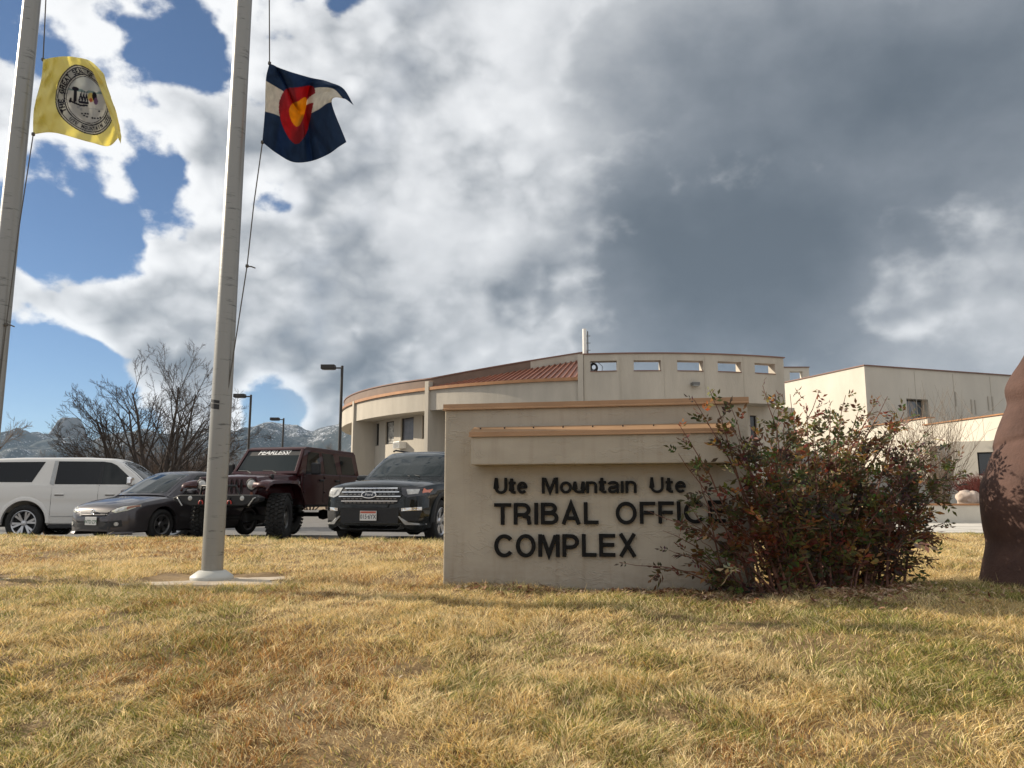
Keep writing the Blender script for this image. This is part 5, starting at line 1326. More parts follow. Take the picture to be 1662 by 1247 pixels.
def text_on(car, txt, size, origin, xdir, up, nrm, mat, parent, name='plate_text', off=.0, wx=1.0, shear=0):
    cu = bpy.data.curves.new('glyph', 'FONT'); cu.body = txt; cu.size = 1; cu.extrude = .004; cu.offset = off; cu.align_x = 'CENTER'; cu.shear = shear; cu.resolution_u = 4
    o = bpy.data.objects.new('glyph', cu); C.objects.link(o); bpy.context.view_layer.update(); me = bpy.data.meshes.new_from_object(o.evaluated_get(bpy.context.evaluated_depsgraph_get()))
    bpy.data.objects.remove(o); bpy.data.curves.remove(cu)
    xd, ud, nd = Vector(xdir), Vector(up), Vector(nrm); og = Vector(origin)
    for v in me.vertices: v.co = og + xd * v.co.x * size * wx + ud * v.co.y * size + nd * v.co.z * size
    return link(name, me, mat, parent)
def plate(car, x, z, w, h, mat, top, txt, small=None, ink=None):
    p = car.build(MB().box((x + .006, 0, z), (.012, w, h)), 'licence_plate', mat, bevel=.004)
    if top: car.build(MB().box((x + .0135, 0, z + h * .36), (.002, w * .94, h * .2)), 'plate_band', top, p)
    text_on(car, txt, h * .62, (x + .0132, 0, z - h * .30), (0, 1, 0), (0, 0, 1), (1, 0, 0), ink or m_platet, p, off=.01, wx=.82)
    return p
def place(px, py, Y, local, psi):
    hd = Vector((-math.sin(psi), -math.cos(psi), 0)); lf = Vector((math.cos(psi), -math.sin(psi), 0))
    p = P(px, py, Y); o = p - hd * local[0] - lf * local[1]
    return Vector((o.x, o.y, float(lot_z(o.x, o.y)))), math.atan2(hd.y, hd.x)
SH = [(.90, 0), (.965, .06), (.99, .2), (1.0, .38), (1.0, .55), (.995, .70), (.985, .84), (.965, .93), (.935, 1.0), (.86, 1.35), (.70, 1.62), (.45, 1.86), (.2, 1.97), (0, 2.0)]
def mirrored(poly): return [(-a, b) for a, b in poly][::-1]

# ---- black SUV facing the lawn
loc, rz = place(600.5, 803, 13.45, (2.46, 0, .86), R(16))
ex = Car('black_suv', 'black SUV with chrome barred grille parked beside the sign', 'car', loc, rz)
m_exp = paint_mat('black_green_paint', (.004, .006, .006), .3, .0, .008)
ex.body([(-2.60, .42, .95, 1.05, .80), (-2.5, .32, 1.08, 1.15, .92), (-2.2, .27, 1.12, 1.2, .985), (-1.5, .26, 1.13, 1.21, 1.0), (0, .25, 1.11, 1.2, 1.0), (.95, .25, 1.09, 1.185, 1.0), (1.3, .25, 1.07, 1.17, 1.0), (1.8, .25, 1.045, 1.145, .985), (2.1, .24, 1.015, 1.115, .955), (2.28, .24, .985, 1.075, .91), (2.38, .26, .945, 1.03, .84), (2.44, .30, .87, .95, .74), (2.47, .36, .75, .82, .60)],
        [(1.51, .40, .445), (-1.51, .40, .445)], m_exp, SH, sig=.03)
ex.cabin([(-2.45, 1.10, 1.14, .93, .86), (-2.25, 1.12, 1.60, .95, .76), (-1.9, 1.12, 1.68, .955, .745), (-1.0, 1.12, 1.72, .96, .74), (-.2, 1.11, 1.73, .96, .735), (.12, 1.11, 1.70, .96, .735), (.35, 1.10, 1.60, .95, .755), (.62, 1.10, 1.42, .94, .80), (.92, 1.09, 1.20, .93, .86), (1.05, 1.085, 1.10, .92, .88)], m_exp, lambda x: .16 * max(0, min(1, (x + .3) / 1.2)), sig=.025)
ws = [(-.80, 1.21), (.80, 1.21), (.685, 1.665), (.3, 1.70), (-.3, 1.70), (-.685, 1.665)]
w = ex.panel(ws, 'wind', 'windscreen', m_wglass, off=.004, rings=9, step=.06)
for sd, ax in ((1, 'left'), (-1, 'right')):
    ex.panel([(.72, 1.15), (.20, 1.61), (-.28, 1.65), (-.30, 1.15)], ax, 'side_window', m_cglass)
    ex.panel([(-.36, 1.15), (-.36, 1.65), (-1.1, 1.65), (-1.25, 1.15)], ax, 'side_window', m_cglass)
    ex.panel([(-1.33, 1.16), (-1.2, 1.64), (-1.95, 1.60), (-2.15, 1.2)], ax, 'side_window', m_cglass)
    ex.build(MB().tube([(.0, .70 * sd, 1.765), (-.1, .70 * sd, 1.79), (-1.6, .70 * sd, 1.78), (-1.75, .70 * sd, 1.72)], .018, 8), 'roof_rail', m_trimb, smooth=50)
    mr_o = ex.build(MB().box((.62, 1.06 * sd, 1.17), (.16, .26, .17)), 'mirror', m_exp, bevel=.05, seg=3)
    ex.build(MB().box((.66, .95 * sd, 1.12), (.08, .10, .05)), 'mirror_arm', m_trimb, mr_o)
    ex.build(MB().box((.70, 1.07 * sd, 1.13), (.03, .24, .04)), 'mirror_trim', m_chrome, mr_o, bevel=.01)
    # arch cladding
    for ax_ in (1.51, -1.51):
        rows = []
        for k in range(21):
            an = math.pi * (k / 20); rr0, rr1 = .45, .51
            rows.append([(ax_ + rr * math.cos(an), yy * sd, .39 + rr * math.sin(an)) for rr, yy in ((rr0, .9), (rr0, 1.012), (rr1, 1.012), (rr1 + .01, .95))])
        ex.build(MB().grid(rows), 'arch_trim', m_trimb, smooth=40)
    ex.build(MB().box((0, .985 * sd, .32), (2.1, .06, .12)), 'sill_trim', m_trimb, bevel=.02)
    hl_ = [(.56, .985), (.93, .985), (.955, .93), (.93, .855), (.70, .815), (.60, .86)]
    hp = hl_ if sd > 0 else mirrored(hl_)
    h = ex.panel(hp, 'front', 'headlight', m_lampi if sd > 0 else m_lampg, off=.008, step=.03)
    inner = [(.66, .955), (.86, .96), (.85, .88), (.70, .865)]
    ex.panel(inner if sd > 0 else mirrored(inner), 'front', 'lamp_lens', m_lampg, off=.016, parent=h, step=.03)
    am = [(.89, .975), (.945, .965), (.945, .9), (.895, .89)]
    ex.panel(am if sd > 0 else mirrored(am), 'front', 'side_marker', m_amber if sd > 0 else m_lampg, off=.014, parent=h, step=.03)
    fg = [(.60, .635), (.90, .655), (.90, .60), (.60, .585)]
    ex.panel(fg if sd > 0 else mirrored(fg), 'front', 'fog_light_trim', m_chrome, off=.012, step=.03)
    bl_ = [(.56, .585), (.90, .59), (.86, .42), (.64, .42)]
    ex.panel(bl_ if sd > 0 else mirrored(bl_), 'front', 'bumper_vent', m_trimb, off=.006, step=.03)
gr = ex.panel([(-.52, .985), (.52, .985), (.60, .84), (.50, .70), (-.50, .70), (-.60, .84)], 'front', 'grille', m_trimb, off=.008, step=.04, rings=6)
for z, hw_ in ((.975, .50), (.91, .545), (.835, .585), (.755, .53)):
    ex.panel([(-hw_, z + .008), (hw_, z + .008), (hw_, z - .008), (-hw_, z - .008)], 'front', 'grille_bar', m_chrome, off=.028, parent=gr, rings=2, step=.04)
for r_ in range(4):
    for c_ in range(13):
        yy = -.48 + c_ * .08 + (.04 if r_ % 2 else 0); zz = (.942, .872, .795, .727)[r_]
        if abs(yy) < .15 and r_ in (1, 2): continue
        if abs(yy) > .49: continue
        ex.panel([(yy - .028, zz + .012), (yy + .028, zz + .012), (yy + .02, zz - .012), (yy - .02, zz - .012)], 'front', 'grille_cell', m_dalloy, off=.013, parent=gr, rings=1, step=.2)
ov = [(.145 * math.cos(t), .862 + .062 * math.sin(t)) for t in np.linspace(0, 2 * math.pi, 28, endpoint=False)]
em = ex.panel(ov, 'front', 'emblem', m_chrome, off=.04, parent=gr, rings=3, step=.1, flat=True)
ov2 = [(.125 * math.cos(t), .862 + .048 * math.sin(t)) for t in np.linspace(0, 2 * math.pi, 28, endpoint=False)]
ex.panel(ov2, 'front', 'emblem_field', pm('emblem_dark', (.02, .03, .05), .3), off=.045, parent=gr, rings=3, step=.1, flat=True)
xe = ex.hit(0, .862, 'front').x + .0462
text_on(ex, 'Ford', .075, (xe, 0, .842), (0, 1, 0), (0, 0, 1), (1, 0, 0), m_chrome, gr, 'emblem_lettering', off=.0, wx=1.05, shear=.35)
ex.panel([(-.72, .64), (.56, .64), (.54, .38), (-.54, .38), (-.56, .64)][1:] , 'front', 'lower_grille', m_trimb, off=.006, step=.04)
ex.panel([(-.60, .345), (.60, .345), (.52, .275), (-.52, .275)], 'front', 'skid_plate', m_silver, off=.02, step=.04)
for yy in (-.36, -.12, .12, .36): ex.panel([(yy - .06, .325), (yy + .06, .325), (yy + .05, .295), (yy - .05, .295)], 'front', 'skid_slot', m_trimb, off=.024, step=.05, rings=2)
for sd in (1, -1):
    tr_ = [(.54, .50), (.57, .50), (.70, .385), (.93, .375), (.93, .35), (.68, .355), (.66, .365)]
    ex.panel(tr_ if sd > 0 else mirrored(tr_), 'front', 'bumper_trim', m_silver, off=.014, rings=3, step=.03)
px_ = ex.hit(0, .50, 'front').x + .03
plate(ex, px_, .505, .31, .165, m_plate, m_plater, '015\u00b76YX')
hx = [ex.hit(y, .99, 'front') for y in (-.5, .5)]
for sd in (1, -1):   # wipers and a faint inside: seats seen through the glass
    ex.build(MB().tube([(1.10, .1 * sd + .25, 1.215), (.98, .1 * sd - .05, 1.27), (.93, .1 * sd - .35, 1.29)], .008, 6), 'wiper', m_trimb)
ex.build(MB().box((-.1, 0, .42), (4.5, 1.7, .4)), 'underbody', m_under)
for x in (1.51, -1.51):
    for y in (.86, -.86): ex.wheel(x, y, .39, .25, .25, {'n': 5, 'w': (.035, .045), 'split': (-.16, .16)})

# ---- grey sedan
loc, rz = place(152, 828, 14.7, (2.25 * .94, 0, .66), R(22))
co = Car('grey_sedan', 'dark grey sedan with hazy headlights parked left of the flagpole', 'car', loc, rz)
co.root.scale = (.94, .94, .94)
m_cor = paint_mat('grey_paint', (.050, .046, .052), .32, .5, .10)
co.body([(-2.30, .42, .78, .84, .62), (-2.22, .30, .88, .95, .76), (-1.9, .22, .93, 1.0, .84), (-1.3, .19, .94, 1.01, .875), (0, .18, .91, .98, .88), (.9, .18, .88, .955, .88), (1.3, .18, .84, .915, .875), (1.7, .18, .775, .85, .86), (1.95, .17, .715, .785, .82), (2.1, .165, .665, .73, .76), (2.19, .165, .60, .665, .66), (2.24, .18, .52, .575, .52), (2.265, .22, .44, .48, .36)],
        [(1.3, .33, .365), (-1.3, .33, .365)], m_cor, SH, sig=.03)
co.cabin([(-1.95, .93, .95, .76, .70), (-1.6, .94, 1.13, .79, .66), (-1.05, .94, 1.36, .81, .60), (-.5, .93, 1.43, .815, .585), (0, .92, 1.435, .815, .585), (.22, .91, 1.40, .815, .59), (.5, .90, 1.26, .81, .64), (.85, .89, 1.05, .80, .72), (1.12, .875, .89, .79, .76)], m_cor, lambda x: .20 * max(0, min(1, (x + .2) / 1.2)), sig=.03)
co.panel([(-.70, .965), (.70, .965), (.545, 1.375), (.2, 1.405), (-.2, 1.405), (-.545, 1.375)], 'wind', 'windscreen', m_wglass, off=.004, rings=9, step=.06)
for sd, ax in ((1, 'left'), (-1, 'right')):
    co.panel([(.72, .96), (.18, 1.36), (-.30, 1.39), (-.32, .96)], ax, 'side_window', m_cglass)
    co.panel([(-.38, .96), (-.36, 1.39), (-.95, 1.33), (-1.25, 1.1), (-1.25, .98)], ax, 'side_window', m_cglass)
    mo = co.build(MB().box((.66, .96 * sd, .99), (.15, .20, .13)), 'mirror', m_cor, bevel=.045, seg=3); co.build(MB().box((.70, .87 * sd, .95), (.07, .08, .04)), 'mirror_arm', m_trimb, mo)
    hl_ = [(.44, .60), (.60, .68), (.80, .725), (.815, .69), (.74, .61), (.56, .565)]
    h = co.panel(hl_ if sd > 0 else mirrored(hl_), 'front', 'headlight', m_lamph, off=.008, step=.03)
    for yy, zz, rr in ((.56, .625, .035), (.65, .645, .04)):
        ci = [(sd * (yy + rr * 1.2 * math.cos(t)), zz + rr * math.sin(t)) for t in np.linspace(0, 2 * math.pi, 14, endpoint=False)]
        co.panel(ci if sd > 0 else ci[::-1], 'front', 'lamp_bulb', m_lampg, off=.016, parent=h, rings=2, step=.1)
    am = [(.70, .69), (.80, .72), (.81, .695), (.73, .635)]
    co.panel(am if sd > 0 else mirrored(am), 'front', 'turn_signal', pm('dull_amber', (.26, .10, .05), .3, coat=.6) if sd > 0 else bpy.data.materials['dull_amber'], off=.014, parent=h, step=.03)
    fp = [(.48, .40), (.68, .43), (.70, .30), (.54, .28)]
    fo = co.panel(fp if sd > 0 else mirrored(fp), 'front', 'fog_light_recess', m_trimb, off=.005, step=.03)
    ci = [(sd * (.60 + .042 * math.cos(t)), .35 + .038 * math.sin(t)) for t in np.linspace(0, 2 * math.pi, 14, endpoint=False)]
    co.panel(ci if sd > 0 else ci[::-1], 'front', 'fog_light', m_lampg, off=.016, parent=fo, rings=2, step=.1)
    co.build(MB().tube([(1.02, .25 * sd + .2, .965), (.9, .2 * sd - .1, 1.0), (.86, .2 * sd - .35, 1.01)], .007, 6), 'wiper', m_trimb)
g = co.panel([(-.42, .615), (.42, .615), (.36, .50), (-.36, .50)], 'front', 'grille', m_trimb, off=.006, step=.03)
for z, hw_ in ((.578, .38), (.533, .34)):
    co.panel([(-hw_, z + .008), (hw_, z + .008), (hw_, z - .008), (-hw_, z - .008)], 'front', 'grille_bar', m_cor, off=.018, parent=g, rings=2, step=.04)
# three overlapping ovals badge
xg = co.hit(0, .585, 'front').x + .03
def ring(cy_, cz_, ra, rb, r_): return MB().tube([(xg, cy_ + ra * math.cos(t), cz_ + rb * math.sin(t)) for t in np.linspace(0, 2 * math.pi, 25)], r_, 6)
bd = co.build(ring(0, .588, .062, .042, .0075), 'emblem', m_chrome, g, smooth=60)
mb_ = ring(0, .588, .022, .040, .0065); mb2 = ring(0, .606, .046, .018, .0065); mb_.add(mb2.v, mb2.f); co.build(mb_, 'emblem_inner', m_chrome, g, smooth=60)
co.panel([(-.60, .40), (.60, .40), (.46, .24), (-.46, .24)], 'front', 'lower_grille', m_trimb, off=.005, step=.04)
# front lip spoiler
rows = []
for y in np.linspace(-.80, .80, 33):
    h = co.hit(y * .98, .20, 'front'); xx = h.x if h else 1.9
    rows.append([(xx - .06, y, .20), (xx + .02, y, .195), (xx + .045, y, .155), (xx + .03, y, .135), (xx - .1, y, .14)])
co.build(MB().grid(rows), 'lip_spoiler', m_cor, smooth=50)
plate(co, co.hit(0, .40, 'front').x + .03, .405, .31, .16, m_plate, None, 'WTD\u00b7Z79', ink=m_plateg)
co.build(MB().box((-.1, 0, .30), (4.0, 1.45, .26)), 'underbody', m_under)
for x in (1.3, -1.3):
    for y in (.76, -.76): co.wheel(x, y, .315, .205, .205, {'n': 5, 'w': (.028, .036), 'split': (-.15, .15)}, m_dalloy)

# ---- white long SUV, side on
sw_a = R(10); r_c = P(38.5, 850, 18.7)
hd = Vector((math.cos(sw_a), math.sin(sw_a), 0)); rt = Vector((math.sin(sw_a), -math.cos(sw_a), 0))
o_ = Vector((r_c.x, r_c.y, 0)) + hd * 1.70 - rt * .98
wz = float(lot_z(o_.x, o_.y))
su = Car('white_suv', 'long white SUV standing side on at the left edge', 'car', (o_.x, o_.y, wz), sw_a)
su.root.scale = (.985, 1.06, 1.06)
m_wht = paint_mat('white_paint', (.66, .64, .60), .35, 0, .10)
SH2 = [(.94, 0), (.985, .05), (.997, .15), (1.0, .3), (1.0, .48), (.992, .55), (.998, .62), (.995, .78), (.985, .9), (.965, 1.0), (.86, 1.35), (.70, 1.62), (.45, 1.86), (.2, 1.97), (0, 2.0)]
su.body([(-3.05, .50, 1.05, 1.1, .88), (-2.95, .42, 1.22, 1.25, .98), (-2.6, .38, 1.255, 1.28, 1.02), (-1.7, .37, 1.26, 1.29, 1.03), (0, .36, 1.245, 1.28, 1.03), (1.1, .36, 1.22, 1.30, 1.03), (1.7, .36, 1.20, 1.28, 1.03), (2.3, .36, 1.17, 1.25, 1.0), (2.55, .36, 1.12, 1.2, .95), (2.68, .42, 1.0, 1.08, .85)],
        [(1.70, .43, .50), (-1.70, .43, .50)], m_wht, SH2, sig=.03)
su.cabin([(-3.02, 1.22, 1.26, .95, .88), (-2.93, 1.24, 1.70, .965, .80), (-2.8, 1.24, 1.84, .97, .785), (-2.0, 1.24, 1.88, .975, .78), (-.5, 1.24, 1.895, .975, .78), (.10, 1.235, 1.87, .975, .78), (.35, 1.23, 1.76, .97, .79), (.64, 1.22, 1.55, .965, .83), (.94, 1.21, 1.30, .96, .87), (1.07, 1.2, 1.22, .95, .9)], m_wht, lambda x: .16 * max(0, min(1, (x + .2) / 1.2)), sig=.025)
su.panel([(-.84, 1.33), (.84, 1.33), (.73, 1.80), (.3, 1.85), (-.3, 1.85), (-.73, 1.80)], 'wind', 'windscreen', m_wglass, off=.004, rings=9, step=.06)
m_tint = pm('privacy_glass', (.007, .008, .010), .12, spec=.4)
for sd, ax in ((1, 'left'), (-1, 'right')):
    su.panel([(.72, 1.285), (.63, 1.42), (.25, 1.73), (.12, 1.79), (-.05, 1.81), (-.06, 1.285)], ax, 'side_window', m_cglass, step=.04)
    su.panel([(-.09, 1.285), (-.08, 1.815), (-1.10, 1.815), (-1.10, 1.285)], ax, 'side_window', m_tint, step=.04)
    su.panel([(-1.62, 1.33), (-1.40, 1.80), (-2.75, 1.78), (-2.80, 1.33)], ax, 'side_window', m_tint, step=.04)
    su.panel([(-1.115, 1.27), (-1.115, 1.825), (-1.19, 1.825), (-1.21, 1.30), (-1.16, 1.27)], ax, 'pillar_trim', m_silver, off=.010, rings=2)
    for x_ in (.0, -1.09):
        hdl = su.build(MB().box((x_ + .30 - (.16 if x_ < -1 else .1), 1.045 * sd, 1.06), (.22, .03, .032)), 'door_handle', m_wht, bevel=.012)
        su.build(MB().box((x_ + .30 - (.16 if x_ < -1 else .1), 1.033 * sd, 1.045), (.2, .012, .03)), 'handle_recess', m_trimb, hdl)
    for x_ in (-.075, -1.13):
        su.panel([(x_ - .004, 1.27), (x_ + .004, 1.27), (x_ + .004, .42), (x_ - .004, .42)], ax, 'door_seam', m_trimb, off=.002, rings=2, sink=.004)
    su.panel([(-1.1, .575), (1.0, .575), (1.0, .56), (-1.1, .56)], ax, 'side_crease', m_silver, off=.010, rings=2)
    su.build(MB().box((0, .97 * sd, .34), (2.3, .12, .10)), 'running_board', m_trimb, bevel=.02)
    mo = su.build(MB().box((.70, 1.17 * sd, 1.36), (.13, .26, .19)), 'mirror', m_chrome, bevel=.05, seg=3)
    su.build(MB().box((.68, 1.03 * sd, 1.29), (.10, .14, .06)), 'mirror_arm', m_trimb, mo)
    for ax_ in (1.70, -1.70):
        rows = []
        for k in range(25):
            an = math.pi * (k / 24); rows.append([(ax_ + rr * math.cos(an), yy * sd, .42 + rr * math.sin(an)) for rr, yy in ((.497, .95), (.497, 1.045), (.56, 1.05), (.59, 1.02))])
        su.build(MB().grid(rows), 'arch_flare', m_wht, smooth=60)
    su.panel([(-.03, 1.812), (-.11, 1.812), (-.11, 1.285), (-.04, 1.285)], ax, 'door_pillar', m_trimb, off=.008, rings=2)
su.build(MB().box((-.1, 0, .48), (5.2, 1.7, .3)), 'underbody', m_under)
for x in (1.70, -1.70):
    for y in (.90, -.90): su.wheel(x, y, .415, .285, .285, {'n': 6, 'w': (.018, .026), 'split': (-.17, .17)}, m_alloy)

# ---- maroon off-roader
loc, rz = place(368.5, 793, 14.6, (2.02, 0, 1.06), R(15))
jp = Car('maroon_offroader', 'maroon boxy off-road vehicle with mud tyres behind the nearer flagpole', 'car', loc, rz)
m_mar = paint_mat('maroon_paint', (.036, .007, .009), .34, .1, .04)
LF = .16                                   # lift over stock
# tub and doors
jp.build(MB().prism([(-1.95, .62 + LF), (-1.95, 1.22 + LF * .6), (.62, 1.22 + LF * .6), (.66, 1.16 + LF * .6), (.66, .50 + LF), (-.9, .48 + LF), (-1.0, .95 + LF), (-1.75, .95 + LF), (-1.85, .62 + LF)], -.78, .78), 'tub', m_mar, bevel=.025)
zh = 1.12 + LF * .6
# hood: tapered box towards the grille
rows = []
for x, hw_, z1, z0 in ((.66, .74, zh + .07, .80), (.9, .735, zh + .065, .80), (1.4, .68, zh + .035, .80), (1.9, .615, zh - .01, .80), (1.98, .60, zh - .04, .80)):
    rows.append([(x, hw_, z0), (x, hw_, z1 - .06), (x, hw_ - .035, z1 - .015), (x, hw_ * .6, z1 + .012), (x, 0, z1 + .025), (x, -hw_ * .6, z1 + .012), (x, -hw_ + .035, z1 - .015), (x, -hw_, z1 - .06), (x, -hw_, z0)])
mbh = MB().grid(rows); mbh.f.append(tuple(range(9))); mbh.f.append(tuple(36 + i for i in range(9))[::-1])
jp.build(mbh, 'hood', m_mar, smooth=40); jp.addbv(mbh)
for sd in (1, -1):
    jp.build(MB().box((1.55, .655 * sd, zh + .0), (.05, .05, .09)), 'hood_latch', m_trimb, bevel=.01)
# grille panel with seven slots and round lamps
gz0, gz1 = .84, zh - .01
gp = [(-.60, gz0), (.60, gz0), (.66, gz0 + .10), (.66, gz1 - .09), (.60, gz1), (-.60, gz1), (-.66, gz1 - .09), (-.66, gz0 + .10)]
gpl = MB().prism(gp, 1.965, 2.03, axis='x'); gr_o = jp.build(gpl, 'grille_panel', m_mar, bevel=.02); jp.addbv(gpl)
for k in range(7):
    y = -.315 + k * .105; sl = [(y - .028, gz0 + .07), (y - .012, gz0 + .045), (y + .012, gz0 + .045), (y + .028, gz0 + .07), (y + .028, gz1 - .075), (y + .012, gz1 - .05), (y - .012, gz1 - .05), (y - .028, gz1 - .075)]
    jp.build(MB().prism(sl, 2.025, 2.034, axis='x'), 'grille_slot', m_under, gr_o)
    jp.build(MB().tube([(2.036, y + .031 * math.cos(t) * 1.0, (gz0 + gz1) / 2 + (.5 * (gz1 - gz0) - .05) * math.sin(t)) for t in np.linspace(0, 2 * math.pi, 21)], .006, 5), 'slot_rim', m_mar, gr_o)
for sd in (1, -1):
    zc = 1.055; yc = .535 * sd
    hb = jp.build(MB().lathe([(.105, 2.025), (.112, 2.05), (.10, 2.056), (.088, 2.04)], 28, c=(0, yc, zc), axis='x'), 'headlight', m_trimb, smooth=40)
    jp.build(MB().lathe([(.0, 2.068), (.04, 2.066), (.075, 2.058), (.095, 2.044)], 28, c=(0, yc, zc), axis='x'), 'lamp_lens', m_lampg, hb, smooth=60)
    jp.build(MB().lathe([(.0, 2.045), (.032, 2.04)], 16, c=(0, .535 * sd, .885), axis='x'), 'turn_signal', pm('dark_amber', (.20, .06, .03), .3) if sd > 0 else bpy.data.materials['dark_amber'], gr_o)
# fenders: flat flares standing clear of the wheel
for sd in (1, -1):
    rows = []
    prof = [(2.12, .93), (2.08, 1.02), (1.95, 1.065), (1.45, 1.085), (1.12, 1.075), (.98, 1.0), (.84, .78), (.78, .60)]
    for x, z in prof:
        z += LF * .35
        rows.append([(x, .60 * sd, z + .015), (x, .80 * sd, z + .025), (x, .93 * sd, z + .005), (x, .945 * sd, z - .05), (x, .90 * sd, z - .06)])
    f_ = jp.build(MB().grid(rows), 'front_fender', m_mar, smooth=50); sl = f_.modifiers.new('s', 'SOLIDIFY'); sl.thickness = .02
    rows = []
    for x, z in [(-.72, .62), (-.80, .86), (-.98, 1.02), (-1.75, 1.03), (-1.95, .9), (-2.02, .7)]:
        z += LF * .4; rows.append([(x, .74 * sd, z + .015), (x, .88 * sd, z + .01), (x, .93 * sd, z - .02), (x, .925 * sd, z - .07)])
    f_ = jp.build(MB().grid(rows), 'rear_fender', m_mar, smooth=50); sl = f_.modifiers.new('s', 'SOLIDIFY'); sl.thickness = .02
# cowl, windscreen frame and hard top
zc0 = zh + .085; wt = 1.80 + LF * .25
fr = [(.80, zc0 - .03), (.40, wt - .03)]
def wsq(y, t): return Vector((.80 + (.40 - .80) * t, y, zc0 - .03 + (wt - zc0) * t))
hwb, hwt = .745, .665
def wp(u, t): return wsq(u * (hwb + (hwt - hwb) * t), t)
nrm = Vector((wt - zc0, 0, .40)).normalized()
mbw = MB()
outer = [wp(-1, 0), wp(1, 0), wp(1, 1), wp(-1, 1)]; innr = [wp(-.92, .10), wp(.92, .10), wp(.915, .93), wp(-.915, .93)]
vs = [p + nrm * d for d in (0, .045) for p in outer + innr]
fs = []
for k in range(4):
    k2 = (k + 1) % 4
    fs += [(8 + k, 8 + k2, 12 + k2, 12 + k), (k, 4 + k, 4 + k2, k2), (k, k2, 8 + k2, 8 + k), (4 + k, 12 + k, 12 + k2, 4 + k2)]
mbw.add(vs, fs); jp.build(mbw, 'windscreen_frame', m_mar, bevel=.008)
jp.build(MB().add([p + nrm * .022 for p in innr] + [p + nrm * .012 for p in innr], [(0, 1, 2, 3), (7, 6, 5, 4)]), 'windscreen', m_wglass)
band = [wp(-.90, .735), wp(.90, .735), wp(.905, .925), wp(-.905, .925)]
bn = jp.build(MB().add([p + nrm * .0235 for p in band] + [p + nrm * .020 for p in band], [(0, 1, 2, 3), (7, 6, 5, 4)]), 'sun_strip', m_trimb)
up_ = (wp(0, 1) - wp(0, 0)).normalized()
text_on(jp, 'FEARLESS!', .168, wp(0, .775) + nrm * .0245, (0, 1, 0), tuple(up_), tuple(nrm), pm('decal_white', (.75, .75, .73), .6), bn, 'decal_lettering', off=.018, wx=1.0, shear=.3)
for yy in (.30, -.28): jp.build(MB().tube([wp(yy / hwb, .0) + nrm * .06, wp((yy - .12) / hwb, .10) + nrm * .05, wp((yy - .36) / hwb, .14) + nrm * .035], .009, 6), 'wiper', m_trimb)
# hard top shell (open underside of the window line is filled by glass)
zt_ = wt
jp.build(MB().prism([(-1.93, zc0 - .04), (-1.88, zt_ - .03), (-1.80, zt_ + .03), (.30, zt_ + .03), (.42, zt_ - .02), (.40, zt_ - .06), (-1.78, zt_ - .07), (-1.84, zc0 - .04)], -.67, .67), 'hard_top', pm('top_dark', (.045, .016, .016), .55, var=.15, vscale=6), bevel=.02)
for sd in (1, -1):
    def sp_(x, t, o=0): return Vector((x, sd * (.775 + (.665 - .775) * t + o), zc0 - .05 + (zt_ - .02 - zc0 + .05) * t))
    def quad(name, pts, mat, o, par=None, thick=.012):
        a = [sp_(x, t, o) for x, t in pts]; b = [sp_(x, t, o - thick) for x, t in pts]; n = len(a)
        return jp.build(MB().add(a + b, [tuple(range(n)), tuple(range(2 * n - 1, n - 1, -1))] + [(i, (i + 1) % n, n + (i + 1) % n, n + i) for i in range(n)]), name, mat, par)
    quad('cabin_side', [(.80, 0), (.40, 1), (-1.88, 1), (-1.93, 0)], m_mar if True else m_mar, 0, thick=.03)
    quad('side_window', [(.50, .10), (.29, .90), (-.14, .90), (-.14, .10)], m_cglass, .006)
    quad('side_window', [(-.30, .10), (-.30, .90), (-.78, .90), (-.86, .10)], m_cglass, .006)
    quad('side_window', [(-1.08, .14), (-1.06, .86), (-1.66, .86), (-1.72, .14)], m_cglass, .006)
    mo = jp.build(MB().box((.52, 1.0 * sd, zc0 + .10), (.10, .20, .24)), 'mirror', m_trimb, bevel=.03)
    jp.build(MB().box((.52, .87 * sd, zc0 + .02), (.05, .16, .05)), 'mirror_arm', m_trimb, mo)
    for x_ in (-.10, -.80): 
        jp.build(MB().box((x_, .80 * sd, 1.08 + LF * .6), (.16, .04, .04)), 'door_handle', m_trimb, bevel=.01)
    for x_ in (.60, -.22, -.95): jp.build(MB().box((x_, .781 * sd, .95 + LF * .5), (.012, .004, .66)), 'door_seam', m_under)
    for x_, zz in ((.62, .85), (.62, 1.15), (-.24, .85), (-.24, 1.15)): jp.build(MB().box((x_ - .04, .79 * sd, zz + LF * .5), (.08, .03, .04)), 'door_hinge', m_mar, bevel=.008)
    jp.build(MB().box((.74, .765 * sd, 1.0 + LF * .3), (.03, .012, .18)), 'side_vent', m_silver)
    jp.build(MB().tube([(.75, .74 * sd, .50 + LF), (-.85, .74 * sd, .50 + LF)], .035, 8), 'rock_rail', m_trimb, smooth=50)
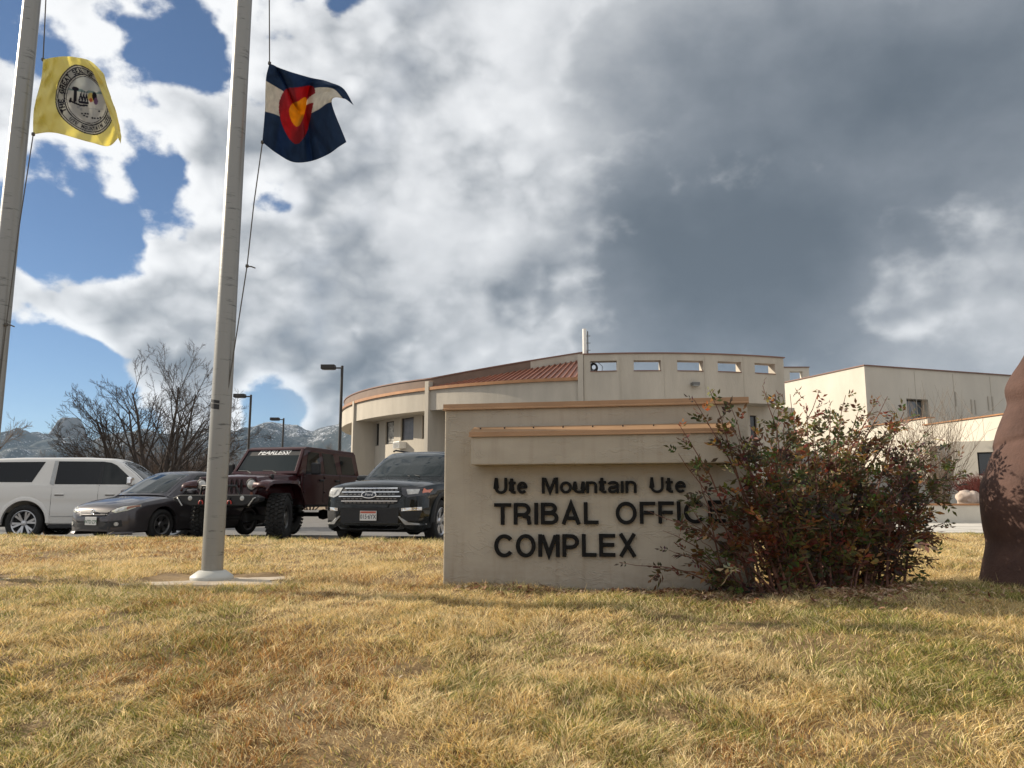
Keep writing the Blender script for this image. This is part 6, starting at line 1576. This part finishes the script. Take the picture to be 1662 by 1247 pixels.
# bumper with fog lamps, shackles and a stinger hoop
bz = .72 + LF * .3
bp_ = [(-.92, bz + .05), (-.78, bz + .10), (.78, bz + .10), (.92, bz + .05), (.90, bz - .02), (.55, bz - .10), (-.55, bz - .10), (-.90, bz - .02)]
bo = jp.build(MB().prism(bp_, 2.16, 2.34, axis='x'), 'front_bumper', m_trimb, bevel=.015)
jp.build(MB().box((2.10, 0, bz - .02), (.2, 1.0, .16)), 'winch_mount', m_under)
for sd in (1, -1):
    jp.build(MB().lathe([(0, 2.352), (.04, 2.35), (.048, 2.335)], 18, c=(0, .55 * sd, bz + .035), axis='x'), 'fog_light', m_lampg, bo, smooth=50)
    jp.build(MB().tube([(2.36, .30 * sd + .04 * math.cos(t), bz - .06 + .055 * math.sin(t)) for t in np.linspace(-.2, math.pi + .2, 14)][::-1], .013, 6), 'shackle', pm('shackle_red', (.35, .03, .02), .5) if sd > 0 else bpy.data.materials['shackle_red'], bo)
    jp.build(MB().box((2.345, .30 * sd, bz + .0), (.05, .03, .10)), 'shackle_tab', m_trimb, bo)
    jp.build(MB().tube([(2.3, .86 * sd, bz + .07), (2.36, .80 * sd, bz + .03), (2.36, .70 * sd, bz - .10)], .012, 6), 'bumper_brace', m_silver, bo)
jp.build(MB().tube([(2.22, .42, bz + .09), (2.26, .36, bz + .26), (2.26, -.36, bz + .26), (2.22, -.42, bz + .09)], .022, 8), 'bumper_hoop', m_trimb, bo, smooth=60)
# running gear
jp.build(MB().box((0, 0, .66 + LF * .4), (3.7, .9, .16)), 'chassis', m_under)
for x in (1.47, -1.47):
    jp.build(MB().tube([(x, -.78, .44), (x, .78, .44)], .05, 8), 'axle', m_under)
    jp.build(MB().lathe([(.0, -.12), (.10, -.09), (.13, 0), (.10, .09), (0, .12)], 12, c=(x, .12, .44)), 'differential', m_under, smooth=50)
    for sd in (1, -1):
        jp.build(MB().tube([(x + .02, .56 * sd, .46), (x - .02, .50 * sd, .98)], .045, 8), 'damper', m_silver if False else m_under)
        jp.wheel(x, .80 * sd, .44, .30, .215, {'n': 5, 'w': (.04, .05)}, m_dalloy, lugs=True, turn=R(18) if x > 0 else 0)
jp.build(MB().box((-2.05, 0, .74 + LF * .3), (.18, 1.6, .16)), 'rear_bumper', m_trimb, bevel=.02)
sp_w = jp.wheel(-2.16, .1, .42, .28, .215, {'n': 5, 'w': (.04, .05)}, m_dalloy); sp_w.rotation_euler = (0, 0, R(90)); sp_w.location = (-2.14, -.1, 1.12); sp_w.name = 'spare_wheel'
